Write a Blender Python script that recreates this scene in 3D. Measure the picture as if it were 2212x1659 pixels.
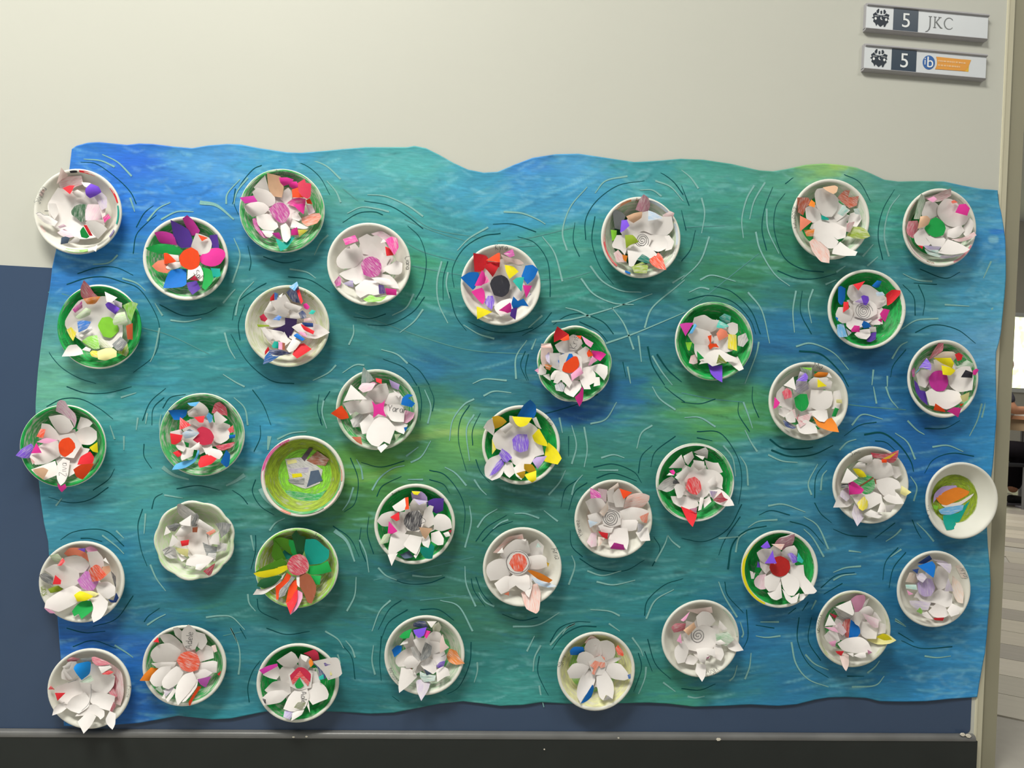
import bpy, bmesh, math, random
import numpy as np
from mathutils import Vector, Matrix
from mathutils.geometry import delaunay_2d_cdt

for o in list(bpy.data.objects):
    bpy.data.objects.remove(o)
SC = bpy.context.scene
COL = SC.collection
PI = math.pi
W_PX, H_PX = 2212.0, 1659.0

# ------------------------------------------------------------------ camera
F_PX = 1600.0
YAW, ROLL = math.radians(4.9), 0.0455
CAM = np.array([0.0, -1.646, 0.87])
FWD = np.array([math.sin(YAW), math.cos(YAW), 0.0])
R0 = np.array([math.cos(YAW), -math.sin(YAW), 0.0])
U0 = np.array([0.0, 0.0, 1.0])
RGT = math.cos(ROLL) * R0 + math.sin(ROLL) * U0
UP = -math.sin(ROLL) * R0 + math.cos(ROLL) * U0
cam_data = bpy.data.cameras.new('camera')
cam_data.sensor_width = 36.0
cam_data.sensor_fit = 'HORIZONTAL'
cam_data.lens = F_PX / W_PX * 36.0
cam_data.clip_start = 0.02
cam = bpy.data.objects.new('camera', cam_data)
COL.objects.link(cam)
cam.matrix_world = Matrix(((RGT[0], UP[0], -FWD[0], CAM[0]), (RGT[1], UP[1], -FWD[1], CAM[1]),
                           (RGT[2], UP[2], -FWD[2], CAM[2]), (0, 0, 0, 1)))
SC.camera = cam

# ------------------------------------------------------------------ world, lights, exposure
world = bpy.data.worlds.new('world')
SC.world = world
world.use_nodes = True
world.node_tree.nodes['Background'].inputs[0].default_value = (0.93, 0.97, 1.0, 1)
world.node_tree.nodes['Background'].inputs[1].default_value = 0.17


def area_light(name, loc, size, size_y, power, color, aim=None):
    l = bpy.data.lights.new(name, 'AREA')
    l.shape = 'RECTANGLE'
    l.size, l.size_y = size, size_y
    l.energy = power
    l.color = color
    o = bpy.data.objects.new(name, l)
    o.location = loc
    if aim is not None:
        o.rotation_euler = (Vector(aim) - Vector(loc)).to_track_quat('-Z', 'Y').to_euler()
    COL.objects.link(o)
    return o


area_light('ceiling_panel_light', (-0.75, -1.70, 3.38), 1.2, 0.6, 104, (1.0, 0.98, 0.91))
area_light('ceiling_panel_light', (-3.1, -1.75, 3.38), 1.2, 0.6, 62, (1.0, 0.98, 0.92))
area_light('ceiling_panel_light', (2.4, -2.2, 3.38), 1.2, 0.6, 36, (1.0, 0.98, 0.92))
area_light('hall_panel_light', (3.4, 3.5, 3.38), 1.2, 1.2, 110, (1.0, 0.97, 0.9))
area_light('window_daylight', (-4.6, -1.9, 1.35), 1.4, 1.3, 12, (0.86, 0.95, 1.0), aim=(0, -0.4, 1.0))
SC.view_settings.view_transform = 'Standard'
SC.view_settings.look = 'None'
SC.view_settings.gamma = 1.0
SC.view_settings.use_curve_mapping = False
SC.view_settings.exposure = 0.0

# ------------------------------------------------------------------ helpers
RNG = random.Random(7)
NPR = np.random.default_rng(11)


def ray(px, py):
    px = np.asarray(px, float)
    py = np.asarray(py, float)
    a = (px - W_PX / 2) / F_PX
    b = -(py - H_PX / 2) / F_PX
    return FWD + a[..., None] * RGT + b[..., None] * UP


def at(px, py, off=0.0):
    """point of the plane parallel to the wall and OFF metres in front of it"""
    d = ray(px, py)
    t = (-np.asarray(off, float) - CAM[1]) / d[..., 1]
    return CAM + t[..., None] * d


def floor_pt(px, py):
    d = ray(px, py)
    return CAM + (-CAM[2] / d[2]) * d


def lin(c):
    c = np.asarray(c, float)
    return np.where(c <= 0.04045, c / 12.92, ((c + 0.055) / 1.055) ** 2.4)


def hx(s, k=1.0):
    v = lin([int(s[i:i + 2], 16) / 255 for i in (0, 2, 4)]) * k
    return tuple(float(min(x, 0.95)) for x in v)


def link(o, parent=None):
    COL.objects.link(o)
    if parent is not None:
        o.parent = parent
    return o


def tag(o, label=None, cat=None, group=None, kind=None):
    if label:
        o['label'] = label
    if cat:
        o['category'] = cat
    if group:
        o['group'] = group
    if kind:
        o['kind'] = kind
    return o


def empty(name, loc, label=None, cat=None, group=None, kind=None):
    o = bpy.data.objects.new(name, None)
    o.empty_display_size = 0.02
    o.location = loc
    link(o)
    return tag(o, label, cat, group, kind)


def mesh_obj(name, verts, faces, mat, parent=None, smooth=False):
    me = bpy.data.meshes.new(name)
    me.from_pydata([tuple(map(float, v)) for v in verts], [], faces)
    if smooth:
        me.polygons.foreach_set('use_smooth', [True] * len(me.polygons))
    me.update()
    if mat:
        me.materials.append(mat)
    o = bpy.data.objects.new(name, me)
    return link(o, parent)


def bm_obj(name, bm, mat, parent=None, smooth=False):
    me = bpy.data.meshes.new(name)
    bm.normal_update()
    bm.to_mesh(me)
    bm.free()
    if smooth:
        me.polygons.foreach_set('use_smooth', [True] * len(me.polygons))
    if mat:
        me.materials.append(mat)
    o = bpy.data.objects.new(name, me)
    return link(o, parent)


def add_box(bm, a, b, bevel=0.0):
    a, b = Vector(a), Vector(b)
    r = bmesh.ops.create_cube(bm, size=1.0)
    for v in r['verts']:
        v.co = Vector([(a[i] + b[i]) / 2 + v.co[i] * (b[i] - a[i]) for i in range(3)])
    if bevel:
        es = list({e for v in r['verts'] for e in v.link_edges})
        bmesh.ops.bevel(bm, geom=es, offset=bevel, segments=2, affect='EDGES', profile=0.6)


def box(name, a, b, mat, parent=None, bevel=0.0):
    bm = bmesh.new()
    add_box(bm, a, b, bevel)
    return bm_obj(name, bm, mat, parent)


def prism_x(name, prof, x0, x1, mat, parent=None, smooth=False):
    """profile of (y, z) points swept along x"""
    n = len(prof)
    vs = [(x0, y, z) for y, z in prof] + [(x1, y, z) for y, z in prof]
    fs = [(i, (i + 1) % n, n + (i + 1) % n, n + i) for i in range(n)] + [tuple(range(n))[::-1], tuple(range(n, 2 * n))]
    return mesh_obj(name, vs, fs, mat, parent, smooth)


def prism_z(name, prof, z0, z1, mat, parent=None):
    n = len(prof)
    vs = [(x, y, z0) for x, y in prof] + [(x, y, z1) for x, y in prof]
    fs = [(i, (i + 1) % n, n + (i + 1) % n, n + i) for i in range(n)] + [tuple(range(n))[::-1], tuple(range(n, 2 * n))]
    return mesh_obj(name, vs, fs, mat, parent)


# ------------------------------------------------------------------ materials
class NT:
    def __init__(self, name):
        self.m = bpy.data.materials.new(name)
        self.m.use_nodes = True
        self.t = self.m.node_tree
        self.b = self.t.nodes['Principled BSDF']

    def n(self, kind, **kw):
        nd = self.t.nodes.new(kind)
        for k, v in kw.items():
            setattr(nd, k, v)
        return nd

    def l(self, a, b):
        self.t.links.new(a, b)

    def math(self, op, a, b=None, c=None):
        nd = self.n('ShaderNodeMath', operation=op)
        for i, v in enumerate((a, b, c)):
            if v is None:
                continue
            if hasattr(v, 'is_linked'):
                self.l(v, nd.inputs[i])
            else:
                nd.inputs[i].default_value = v
        return nd.outputs[0]

    def mix(self, fac, a, b):
        nd = self.n('ShaderNodeMix', data_type='RGBA')
        for v, i in ((fac, 0), (a, 6), (b, 7)):
            if hasattr(v, 'is_linked'):
                self.l(v, nd.inputs[i])
            else:
                nd.inputs[i].default_value = v if i == 0 else (v[0], v[1], v[2], 1)
        return nd.outputs[2]

    def smooth(self, v, lo, hi):
        nd = self.n('ShaderNodeMapRange', interpolation_type='SMOOTHSTEP')
        self.l(v, nd.inputs[0])
        nd.inputs[1].default_value, nd.inputs[2].default_value = lo, hi
        return nd.outputs[0]

    def noise(self, vec, scale, detail=2.0, rough=0.5):
        nd = self.n('ShaderNodeTexNoise')
        if vec is not None:
            self.l(vec, nd.inputs['Vector'])
        nd.inputs['Scale'].default_value = scale
        nd.inputs['Detail'].default_value = detail
        nd.inputs['Roughness'].default_value = rough
        return nd.outputs['Fac']

    def mapping(self, vec, scale=(1, 1, 1), rot=(0, 0, 0)):
        nd = self.n('ShaderNodeMapping')
        self.l(vec, nd.inputs[0])
        nd.inputs['Scale'].default_value = scale
        nd.inputs['Rotation'].default_value = rot
        return nd.outputs[0]

    def coord(self, which='Object'):
        return self.n('ShaderNodeTexCoord').outputs[which]

    def bump(self, h, strength, dist=0.001):
        nd = self.n('ShaderNodeBump')
        nd.inputs['Strength'].default_value = strength
        nd.inputs['Distance'].default_value = dist
        self.l(h, nd.inputs['Height'])
        self.l(nd.outputs[0], self.b.inputs['Normal'])

    def done(self, color=None, rough=0.6, spec=0.3, metal=0.0):
        if color is not None:
            if hasattr(color, 'is_linked'):
                self.l(color, self.b.inputs['Base Color'])
            else:
                self.b.inputs['Base Color'].default_value = (*color, 1)
        self.b.inputs['Roughness'].default_value = rough
        self.b.inputs['Specular IOR Level'].default_value = spec
        self.b.inputs['Metallic'].default_value = metal
        return self.m


def simple_mat(name, color, rough=0.6, spec=0.3, metal=0.0, vary=0.06, scale=30, bump=0.0):
    t = NT(name)
    f = t.noise(t.coord(), scale, 3)
    k = t.math('MULTIPLY_ADD', f, 2 * vary, 1 - vary)
    c = t.mix(1.0, (0, 0, 0), color)
    nd = t.n('ShaderNodeVectorMath', operation='SCALE')
    t.l(c, nd.inputs[0])
    t.l(k, nd.inputs['Scale'])
    if bump:
        t.bump(t.noise(t.coord(), scale * 8, 3), bump)
    return t.done(nd.outputs[0], rough, spec, metal)


PAL = {
    'w': 'F1EAE4', 'pp': 'E6CFC8', 're': 'E8303A', 'o': 'FA4A1C', 'oj': 'F0862A', 'pk': 'F23A9E', 'mg': 'BE3596',
    'lp': 'F4A3C6', 'pu': '5A3A9E', 'vi': '7C50DA', 'lv': 'B9A2D6', 'bl': '1272CC', 'lb': '62B2EA', 'nb': '24407C',
    'te': '12A090', 'tq': '38C6B6', 'gr': '1FA24C', 'dg': '1F5A34', 'lg': '86CC3C', 'ol': '8FA62E', 'ye': 'F4DA1C',
    'py': 'ECE29C', 'br': '96543A', 'gy': '7C8082', 'bk': '33333B', 'sa': 'F0866A', 'cr': 'CC3350', 'pe': 'F3BE9C',
    'ro': 'CC6678', 'rb': 'C25A38', 'gn': '55657C', 'fg': '4C861E', 'dt': '0E7262', 'dp': '33224F', 'dr': 'BC2A28',
    'bb': '1692F2', 'li': 'C866C4', 'gd': 'D8AC2A', 'dk': '5A4C58', 'mv': 'B4788A',
}
GAIN = 1.12
PAPER = (0.86, 0.83, 0.80)
_pm = {}


def paper_mat(code):
    """code: palette letters plus an optional coverage digit (2 crayon streaks, 3 light shading)"""
    if code in _pm:
        return _pm[code]
    base = code.rstrip('0123456789')
    lev = code[len(base):]
    col = hx(PAL[base], GAIN)
    t = NT('paper_' + code)
    if base == 'w':
        f = t.noise(t.coord(), 60, 2)
        c = t.mix(f, (0.85, 0.80, 0.77), (0.90, 0.86, 0.83))
        _pm[code] = t.done(c, 0.7, 0.2)
        return _pm[code]
    cov = {'': 0.97, '2': 0.72, '3': 0.40}[lev]
    uv = t.coord('UV')
    s = t.noise(t.mapping(uv, (50, 700, 1)), 1.0, 3, 0.6)
    big = t.noise(t.mapping(uv, (60, 90, 1)), 1.0, 2)
    v = t.math('ADD', t.math('MULTIPLY', s, 0.75), t.math('MULTIPLY', big, 0.25))
    hi = {'': 0.42, '2': 0.56, '3': 0.66}[lev]
    lo = hi - 0.24
    m = t.smooth(v, lo + 0.0, hi)
    if lev == '3':
        m = t.math('MULTIPLY_ADD', m, 0.45, 0.22)
    elif lev == '2':
        m = t.math('MULTIPLY_ADD', m, 0.65, 0.32)
    else:
        m = t.math('MULTIPLY_ADD', m, 0.22, 0.78)
    shade = t.mix(big, tuple(x * 0.86 for x in col), tuple(min(x * 1.08, 0.95) for x in col))
    c = t.mix(m, PAPER, shade)
    _pm[code] = t.done(c, 0.62, 0.25)
    return _pm[code]


_ink = {}


def ink_mat(code):
    if code not in _ink:
        _ink[code] = simple_mat('ink_' + code, hx(PAL[code]), 0.7, 0.2, vary=0.15, scale=300)
    return _ink[code]
# ------------------------------------------------------------------ the setting
M_CREAM = simple_mat('cream_wall_paint', (0.60, 0.60, 0.53), 0.55, 0.3, vary=0.015, scale=6, bump=0.03)
M_NAVY = simple_mat('navy_dado_paint', (0.046, 0.080, 0.150), 0.38, 0.5, vary=0.04, scale=5, bump=0.03)
M_SKIRT = simple_mat('black_skirting_paint', (0.022, 0.026, 0.024), 0.42, 0.4, vary=0.15, scale=12)
M_LIP = simple_mat('skirting_lip_worn', (0.16, 0.16, 0.155), 0.22, 0.6, vary=0.35, scale=9)
M_FRAME = simple_mat('olive_frame_paint', (0.33, 0.31, 0.22), 0.5, 0.3, vary=0.03, scale=8)
M_BEAD = simple_mat('cream_corner_bead', (0.70, 0.66, 0.49), 0.5, 0.3, vary=0.03, scale=8)
M_CEIL = simple_mat('ceiling_white', (0.82, 0.82, 0.80), 0.8, 0.2, vary=0.02, scale=4)
M_FLOORB = simple_mat('floor_screed', (0.36, 0.34, 0.30), 0.7, 0.2)

X_EDGE = 1.276
wall = box('wall_back', (-5.0, 0.0, 0.0), (X_EDGE, 0.10, 3.42), M_CREAM)
tag(wall, 'cream painted wall behind the painted mural', 'wall', kind='structure')
# navy dado, a thin skin of paint with rounded lower right corner
rc = 0.010
xr, zt, zb = X_EDGE - 0.014, 1.071, 0.096
prof = [(-5.0, zb), (xr - rc, zb)] + [(xr - rc + rc * math.sin(a), zb + rc - rc * math.cos(a)) for a in np.linspace(0.2, PI / 2, 5)] + [(xr, zt), (-5.0, zt)]
n = len(prof)
mesh_obj('dado', [(x, -0.0008, z) for x, z in prof] + [(x, 0.0, z) for x, z in prof],
         [tuple(range(n))] + [(i, n + i, n + (i + 1) % n, (i + 1) % n) for i in range(n)], M_NAVY, wall)
# skirting board with a rounded glossy lip
sk = box('baseboard_back', (-5.0, -0.012, 0.0), (X_EDGE - 0.003, 0.0, 0.083), M_SKIRT)
tag(sk, 'black skirting board along the foot of the wall', 'baseboard', kind='structure')
lp = [(0.0, 0.083), (-0.013, 0.083)] + [(-0.006 - 0.0075 * math.cos(a), 0.087 + 0.008 * math.sin(a)) for a in np.linspace(0, 1.5, 7)] + [(0.0, 0.0955)]
prism_x('lip', lp, -5.0, X_EDGE - 0.008, M_LIP, sk)
M_CHIP = simple_mat('chipped_plaster', (0.78, 0.72, 0.6), 0.8, 0.1)
for (px, py, s) in ((1552, 1597, 0.0055), (1336, 1594, 0.002), (1176, 1619, 0.0015), (634, 1592, 0.0025), (662, 1591, 0.0025), (2080, 1587, 0.005), (2092, 1590, 0.006)):
    p = at(px, py, 0.0135)
    pts = [(p[0] + s * (1 + 0.3 * RNG.random()) * math.cos(a), p[2] + s * 0.6 * math.sin(a) * (1 + 0.4 * RNG.random())) for a in np.linspace(0, 2 * PI, 7)[:-1]]
    m = len(pts)
    mesh_obj('paint_chip', [(x, -0.0142, z) for x, z in pts] + [(x, -0.011, z) for x, z in pts],
             [tuple(range(m))] + [(i, m + i, m + (i + 1) % m, (i + 1) % m) for i in range(m)], M_CHIP, sk)
# corner bead and door frame at the free end of the wall
bead = prism_z('trim_1', [(X_EDGE - 0.004, 0.0), (X_EDGE - 0.003, -0.0022), (X_EDGE + 0.001, -0.0022), (X_EDGE + 0.003, 0.0005),
                          (X_EDGE + 0.0195, 0.004), (X_EDGE + 0.0195, 0.10), (X_EDGE - 0.004, 0.10)], 0.0, 3.42, M_BEAD)
tag(bead, 'cream corner bead at the end of the wall', 'trim', kind='structure')
frame = prism_z('trim_2', [(X_EDGE + 0.0195, 0.012), (X_EDGE + 0.062, 0.012), (X_EDGE + 0.0625, 0.0135), (X_EDGE + 0.0625, 0.10), (X_EDGE + 0.0195, 0.10)], 0.0, 3.42, M_FRAME)
tag(frame, 'olive grey door frame beside the mural', 'trim', kind='structure')

flo = box('floor', (-5.0, -4.0, -0.05), (9.5, 9.0, -0.004), M_FLOORB)
tag(flo, 'pale wood plank floor of the hallway', 'floor', kind='structure')
ceil = box('ceiling', (-5.0, -4.0, 3.42), (9.5, 9.0, 3.5), M_CEIL)
tag(ceil, 'plain white ceiling above the wall', 'ceiling', kind='structure')


def plank_mat(i):
    t = NT('floor_plank_%d' % i)
    g = t.noise(t.mapping(t.coord(), (3, 40, 1)), 1.0, 4, 0.6)
    base = [(0.62, 0.56, 0.46), (0.50, 0.46, 0.38), (0.68, 0.62, 0.52), (0.42, 0.38, 0.33)][i]
    c = t.mix(g, tuple(x * 0.72 for x in base), base)
    return t.done(c, 0.45, 0.35)


PLK = [plank_mat(i) for i in range(4)]
pl_len, pl_w = 1.25, 0.19
me_pl = []
for i in range(4):
    bm = bmesh.new()
    add_box(bm, (-pl_len / 2 + 0.002, -pl_w / 2 + 0.002, -0.004), (pl_len / 2 - 0.002, pl_w / 2 - 0.002, 0.0))
    me = bpy.data.meshes.new('plank')
    bm.to_mesh(me)
    bm.free()
    me.materials.append(PLK[i])
    me_pl.append(me)
ang = math.radians(-33)
ca, sa = math.cos(ang), math.sin(ang)
c_rng = random.Random(3)
# planks over the strip of hall floor that the doorway shows
for r in range(-20, 50):
    for c in range(-6, 8):
        u = (c + 0.5 * (r % 2) + 0.2 * math.sin(r * 2.3)) * pl_len
        v = r * pl_w
        x, y = 1.2 + u * ca - v * sa, u * sa + v * ca
        dline = (y - 0.03) * 0.815 - (x - 1.43)      # distance from the line of sight past the frame
        if 0.0 < y < 6.2 and -0.75 < dline < 0.75 and x > 1.3:
            o = bpy.data.objects.new('plank', me_pl[c_rng.randrange(4)])
            o.location = (x, y, 0.0)
            o.rotation_euler = (0, 0, ang)
            link(o, flo)

# far wall of the hall with a bright window
M_FAR = simple_mat('hall_wall_paint', (0.62, 0.58, 0.5), 0.7, 0.2, vary=0.04, scale=3)
far = box('wall_far', (2.0, 7.9, 0.0), (9.5, 8.0, 3.42), M_FAR)
tag(far, 'beige far wall of the hallway', 'wall', kind='structure')
win = empty('window_1', (7.7, 7.88, 1.1), 'bright hall window at the right edge of the picture', 'window', kind='structure')
M_SKY = NT('window_daylight_glow')
g = M_SKY.noise(M_SKY.coord(), 6.0, 2)
cg = M_SKY.mix(M_SKY.smooth(g, 0.4, 0.6), (0.75, 0.95, 0.25), (1.0, 1.0, 0.85))
M_SKY.l(cg, M_SKY.b.inputs['Emission Color'])
M_SKY.b.inputs['Emission Strength'].default_value = 3.0
M_SKY = M_SKY.done((0.3, 0.3, 0.2), 0.5)
M_WINF = simple_mat('window_frame_white', (0.8, 0.8, 0.76), 0.5, 0.3)
box('pane', (-0.55, 0.0, 0.03), (0.55, 0.02, 1.0), M_SKY, win)
for nm, a, b in (('frame_rail', (-0.6, -0.02, -0.03), (0.6, 0.02, 0.03)), ('frame_rail', (-0.6, -0.02, 1.0), (0.6, 0.02, 1.06)),
                 ('frame_stile', (-0.6, -0.02, 0.03), (-0.55, 0.02, 1.0)), ('frame_stile', (0.55, -0.02, 0.03), (0.6, 0.02, 1.0))):
    box(nm, a, b, M_WINF, win)

# ------------------------------------------------------------------ the two room signs
M_ALU = simple_mat('sign_rail_grey', (0.42, 0.41, 0.43), 0.35, 0.5, vary=0.05)
M_PANEL = simple_mat('sign_panel_white', (0.70, 0.73, 0.75), 0.3, 0.5, vary=0.02)
M_SQ = simple_mat('sign_square_slate', (0.022, 0.045, 0.075), 0.3, 0.4)
M_SGW = simple_mat('sign_print_white', (0.86, 0.88, 0.88), 0.4, 0.3)
M_SGD = simple_mat('sign_print_dark', (0.030, 0.040, 0.055), 0.5, 0.3)
M_SGG = simple_mat('sign_print_grey', (0.19, 0.20, 0.20), 0.5, 0.3)
M_IBB = simple_mat('sign_print_blue', (0.035, 0.14, 0.42), 0.4, 0.3)
M_IBO = simple_mat('sign_print_orange', (0.82, 0.36, 0.06), 0.4, 0.3)
M_IBY = simple_mat('sign_print_amber', (0.85, 0.50, 0.05), 0.4, 0.3)
M_IBL = simple_mat('sign_print_pale_orange', (0.85, 0.55, 0.28), 0.4, 0.3)


def text_mesh(name, body, size, mat, parent, loc, squash=1.0):
    cu = bpy.data.curves.new(name, 'FONT')
    cu.body = body
    cu.size = size
    cu.extrude = 0.0003
    to = bpy.data.objects.new(name + '_tmp', cu)
    COL.objects.link(to)
    dg = bpy.context.evaluated_depsgraph_get()
    me = bpy.data.meshes.new_from_object(to.evaluated_get(dg))
    bpy.data.objects.remove(to)
    me.materials.clear()
    me.materials.append(mat)
    me.transform(Matrix.Translation(loc) @ Matrix.Rotation(PI / 2, 4, 'X') @ Matrix.Diagonal((squash, 1, 1, 1)))
    o = bpy.data.objects.new(name, me)
    return link(o, parent)


def flat_polys(name, polys, mat, parent, y, th=0.0005, shift=(0, 0), sc=1.0):
    """several outlines (x, z) of one print joined into one flat part"""
    vs, fs = [], []
    for pl in polys:
        k = len(vs)
        m = len(pl)
        vs += [(shift[0] + x * sc, y, shift[1] + z * sc) for x, z in pl] + [(shift[0] + x * sc, y + th, shift[1] + z * sc) for x, z in pl]
        fs.append(tuple(range(k, k + m)))
        fs += [(k + i, k + m + i, k + m + (i + 1) % m, k + (i + 1) % m) for i in range(m)]
    return mesh_obj(name, vs, fs, mat, parent)


def circ(cx, cz, rx, rz=None, n=18, a0=0, a1=2 * PI):
    rz = rz or rx
    return [(cx + rx * math.cos(a), cz + rz * math.sin(a)) for a in np.linspace(a0, a1, n + (0 if abs(a1 - a0 - 2 * PI) < 1e-6 else 1))[: n + 1]][:n if abs(a1 - a0 - 2 * PI) < 1e-6 else n + 1]


CREST = [  # a dark helm-like badge: mantling lobes, shield, collar, plumes (x, z in units of half height)
    [(-.95, .35), (-.6, .62), (-.45, .35), (-.15, .30), (.15, .30), (.45, .35), (.6, .55), (1.0, .42), (.88, .1), (1.0, -.05), (.8, -.12), (.92, -.4), (.7, -.62),
     (.55, -.95), (.4, -.98), (.35, -.7), (.2, -.85), (0, -1.0), (-.2, -.85), (-.35, -.7), (-.5, -.95), (-.62, -.65), (-.88, -.45), (-.8, -.15), (-1.05, -.05), (-.85, .1)],
    [(-.42, .45), (-.55, .75), (-.35, 1.0), (-.22, .98), (-.25, .6)], [(.3, .5), (.28, .9), (.42, .98), (.6, .72), (.45, .48)],
    [(-.05, .45), (-.08, .75), (.05, .85), (.14, .7), (.1, .45)]]
CREST_W = [[(-.08, -.05), (.02, .15), (.06, -.08), (.2, -.22), (.0, -.2)], circ(-.62, -.12, .13, .16, 10), circ(.62, -.15, .13, .16, 10),
           [(-.75, .2), (-.25, .22), (-.25, .18), (-.75, .15)], [(.25, .22), (.8, .18), (.8, .14), (.25, .18)]]


def sign(zt, zb, label, second):
    x0, x1 = 0.9195, 1.2195
    t = empty('room_sign', (x0, 0.0, zb), label, 'sign', 'room signs at the top of the wall')
    w, h = x1 - x0, zt - zb
    D = 0.013
    box('back_plate', (0, -D + 0.003, 0.004), (w, -0.0002, h - 0.001), M_ALU, t)
    prism_x('rail', [(-0.0002, h - 0.001), (-D, h - 0.002), (-D - 0.002, h - 0.006), (-D + 0.002, h - 0.0075), (-0.0002, h - 0.0075)], 0.002, w, M_ALU, t)
    prism_x('rail', [(-0.0002, 0.0), (-D + 0.002, 0.0), (-D - 0.002, 0.003), (-D + 0.001, 0.0055), (-0.0002, 0.0055)], 0.0, w - 0.002, M_ALU, t)
    yf = -D + 0.0022
    box('panel', (0.001, yf, 0.0056), (w - 0.001, -D + 0.0035, h - 0.0076), M_PANEL, t)
    f = yf - 0.0006
    zc, hh = h / 2 - 0.001, h - 0.0132
    box('number_square', (w * 0.222, f, 0.0056), (w * 0.423, yf + 0.001, h - 0.0076), M_SQ, t)
    text_mesh('number', '5', 0.047, M_SGW, t, (w * 0.285, f - 0.0005, zc - 0.0165))
    flat_polys('crest', CREST, M_SGD, t, f, shift=(w * 0.120, zc), sc=0.0205)
    flat_polys('crest_detail', CREST_W, M_SGW, t, f - 0.0004, shift=(w * 0.120, zc), sc=0.0205)
    if not second:
        s = 0.026
        jx, jz = w * 0.485, zc - 0.0115
        polys = [[(.28, 1), (.62, 1), (.62, .96), (.5, .94), (.5, .1), (.42, -.2), (.2, -.4), (.02, -.44), (.0, -.38), (.2, -.3), (.34, -.1), (.39, .15), (.39, .94), (.28, .96)],
                 [(.78, 1), (1.08, 1), (1.08, .96), (.98, .94), (.98, .06), (1.08, .04), (1.08, 0), (.78, 0), (.78, .04), (.88, .06), (.88, .94), (.78, .96)],
                 [(.98, .5), (1.34, .94), (1.26, .96), (1.26, 1), (1.58, 1), (1.58, .96), (1.46, .93), (1.12, .55), (1.56, .1), (1.72, .03), (1.72, 0), (1.5, 0), (1.02, .48)]]
        cc = [(2.36 + .52 * math.cos(a), .49 + .53 * math.sin(a)) for a in np.linspace(.75, 2 * PI - .75, 26)]
        ci = [(2.38 + .44 * math.cos(a), .49 + .47 * math.sin(a)) for a in np.linspace(2 * PI - .68, .68, 26)]
        polys.append(cc + ci)
        flat_polys('letters', [[(x * .93, z) for x, z in p] for p in polys[:3]], M_SGG, t, f, shift=(jx, jz), sc=s)
        # the round letter as quads
        vs = [(jx + x * .93 * s, f, jz + z * s) for x, z in cc + ci[::-1]]
        mesh_obj('letter', vs, [(i, i + 1, 27 + i, 26 + i) for i in range(25)], M_SGG, t)
    else:
        bx, bz = w * 0.525, zc
        flat_polys('logo_disc', [circ(bx, bz, 0.0150, 0.0163, 28)], M_IBB, t, f)
        text_mesh('logo_letter', 'b', 0.036, M_SGW, t, (bx - 0.0065, f - 0.0007, bz - 0.0115))
        text_mesh('logo_letter', 'i', 0.024, M_SGW, t, (bx - 0.0125, f - 0.0007, bz - 0.006))
        flat_polys('ribbon_tail', [[(w * .80, bz + .0145), (w * .87, bz + .0145), (w * .855, bz + .001), (w * .853, bz - .0135), (w * .80, bz - .0135)]], M_IBY, t, f + 0.0002)
        flat_polys('ribbon', [[(w * .583, bz + .0148), (w * .868, bz + .0138), (w * .847, bz - .003), (w * .822, bz - .0130), (w * .578, bz - .0140), (w * .592, bz - .004), (w * .592, bz + .006)]], M_IBO, t, f - 0.0002)
        ln = []
        for r, (zz, xe) in enumerate(((.0055, .835), (-.0045, .80))):
            x = .60
            rr = random.Random(4 + r)
            while x < xe - .02:
                d = rr.uniform(.008, .02)
                ln.append([(w * x, bz + zz + .0018), (w * (x + d), bz + zz + .0018), (w * (x + d), bz + zz - .0018), (w * x, bz + zz - .0018)])
                x += d + rr.uniform(.003, .008)
        flat_polys('fine_print', ln, M_IBL, t, f - 0.0006)
    return t


sign(1.786, 1.7225, 'white room sign with crest, dark 5 and grey letters, upper of two', False)
sign(1.6925, 1.630, 'white room sign with crest, dark 5 and orange ribbon logo, lower of two', True)

# ------------------------------------------------------------------ hall beyond the door frame: table and seated person
M_TBL = simple_mat('table_laminate', (0.78, 0.74, 0.66), 0.35, 0.4)
M_TBE = simple_mat('table_edge_beech', (0.62, 0.30, 0.16), 0.5, 0.3)
M_TBA = simple_mat('table_apron_tan', (0.56, 0.40, 0.24), 0.5, 0.3)
M_TBM = simple_mat('table_leg_steel', (0.35, 0.35, 0.36), 0.35, 0.5, metal=0.8)
TX, TY = 5.36, 4.55
tb = empty('hall_table', (TX, TY, 0.0), 'pale topped table with tan apron in the hall beyond the frame', 'table')
box('table_top', (-0.32, -0.35, 0.792), (0.9, 0.35, 0.815), M_TBL, tb)
box('edge_band', (-0.325, -0.356, 0.76), (0.905, 0.356, 0.791), M_TBE, tb)
box('apron', (-0.30, -0.33, 0.66), (0.88, -0.30, 0.76), M_TBA, tb)
box('apron', (-0.30, -0.30, 0.66), (-0.27, 0.30, 0.76), M_TBA, tb)
for lx in (0.02, 0.84):
    for ly in (-0.31, 0.31):
        bm = bmesh.new()
        bmesh.ops.create_cone(bm, cap_ends=True, segments=12, radius1=0.018, radius2=0.02, depth=0.76, matrix=Matrix.Translation((lx, ly, 0.38)))
        bm_obj('leg', bm, M_TBM, tb)

M_SKIN = simple_mat('skin', (0.56, 0.27, 0.16), 0.55, 0.3, vary=0.05)
M_TOP = simple_mat('grey_top_cloth', (0.075, 0.07, 0.09), 0.85, 0.1)
M_TRS = simple_mat('black_trouser_cloth', (0.012, 0.010, 0.013), 0.85, 0.1)
M_HAIR = simple_mat('dark_hair', (0.02, 0.014, 0.012), 0.6, 0.3)
M_SHOE = simple_mat('dark_shoe', (0.02, 0.02, 0.022), 0.5, 0.3)
M_SOLE = simple_mat('shoe_sole_grey', (0.30, 0.28, 0.32), 0.6, 0.2)


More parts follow.
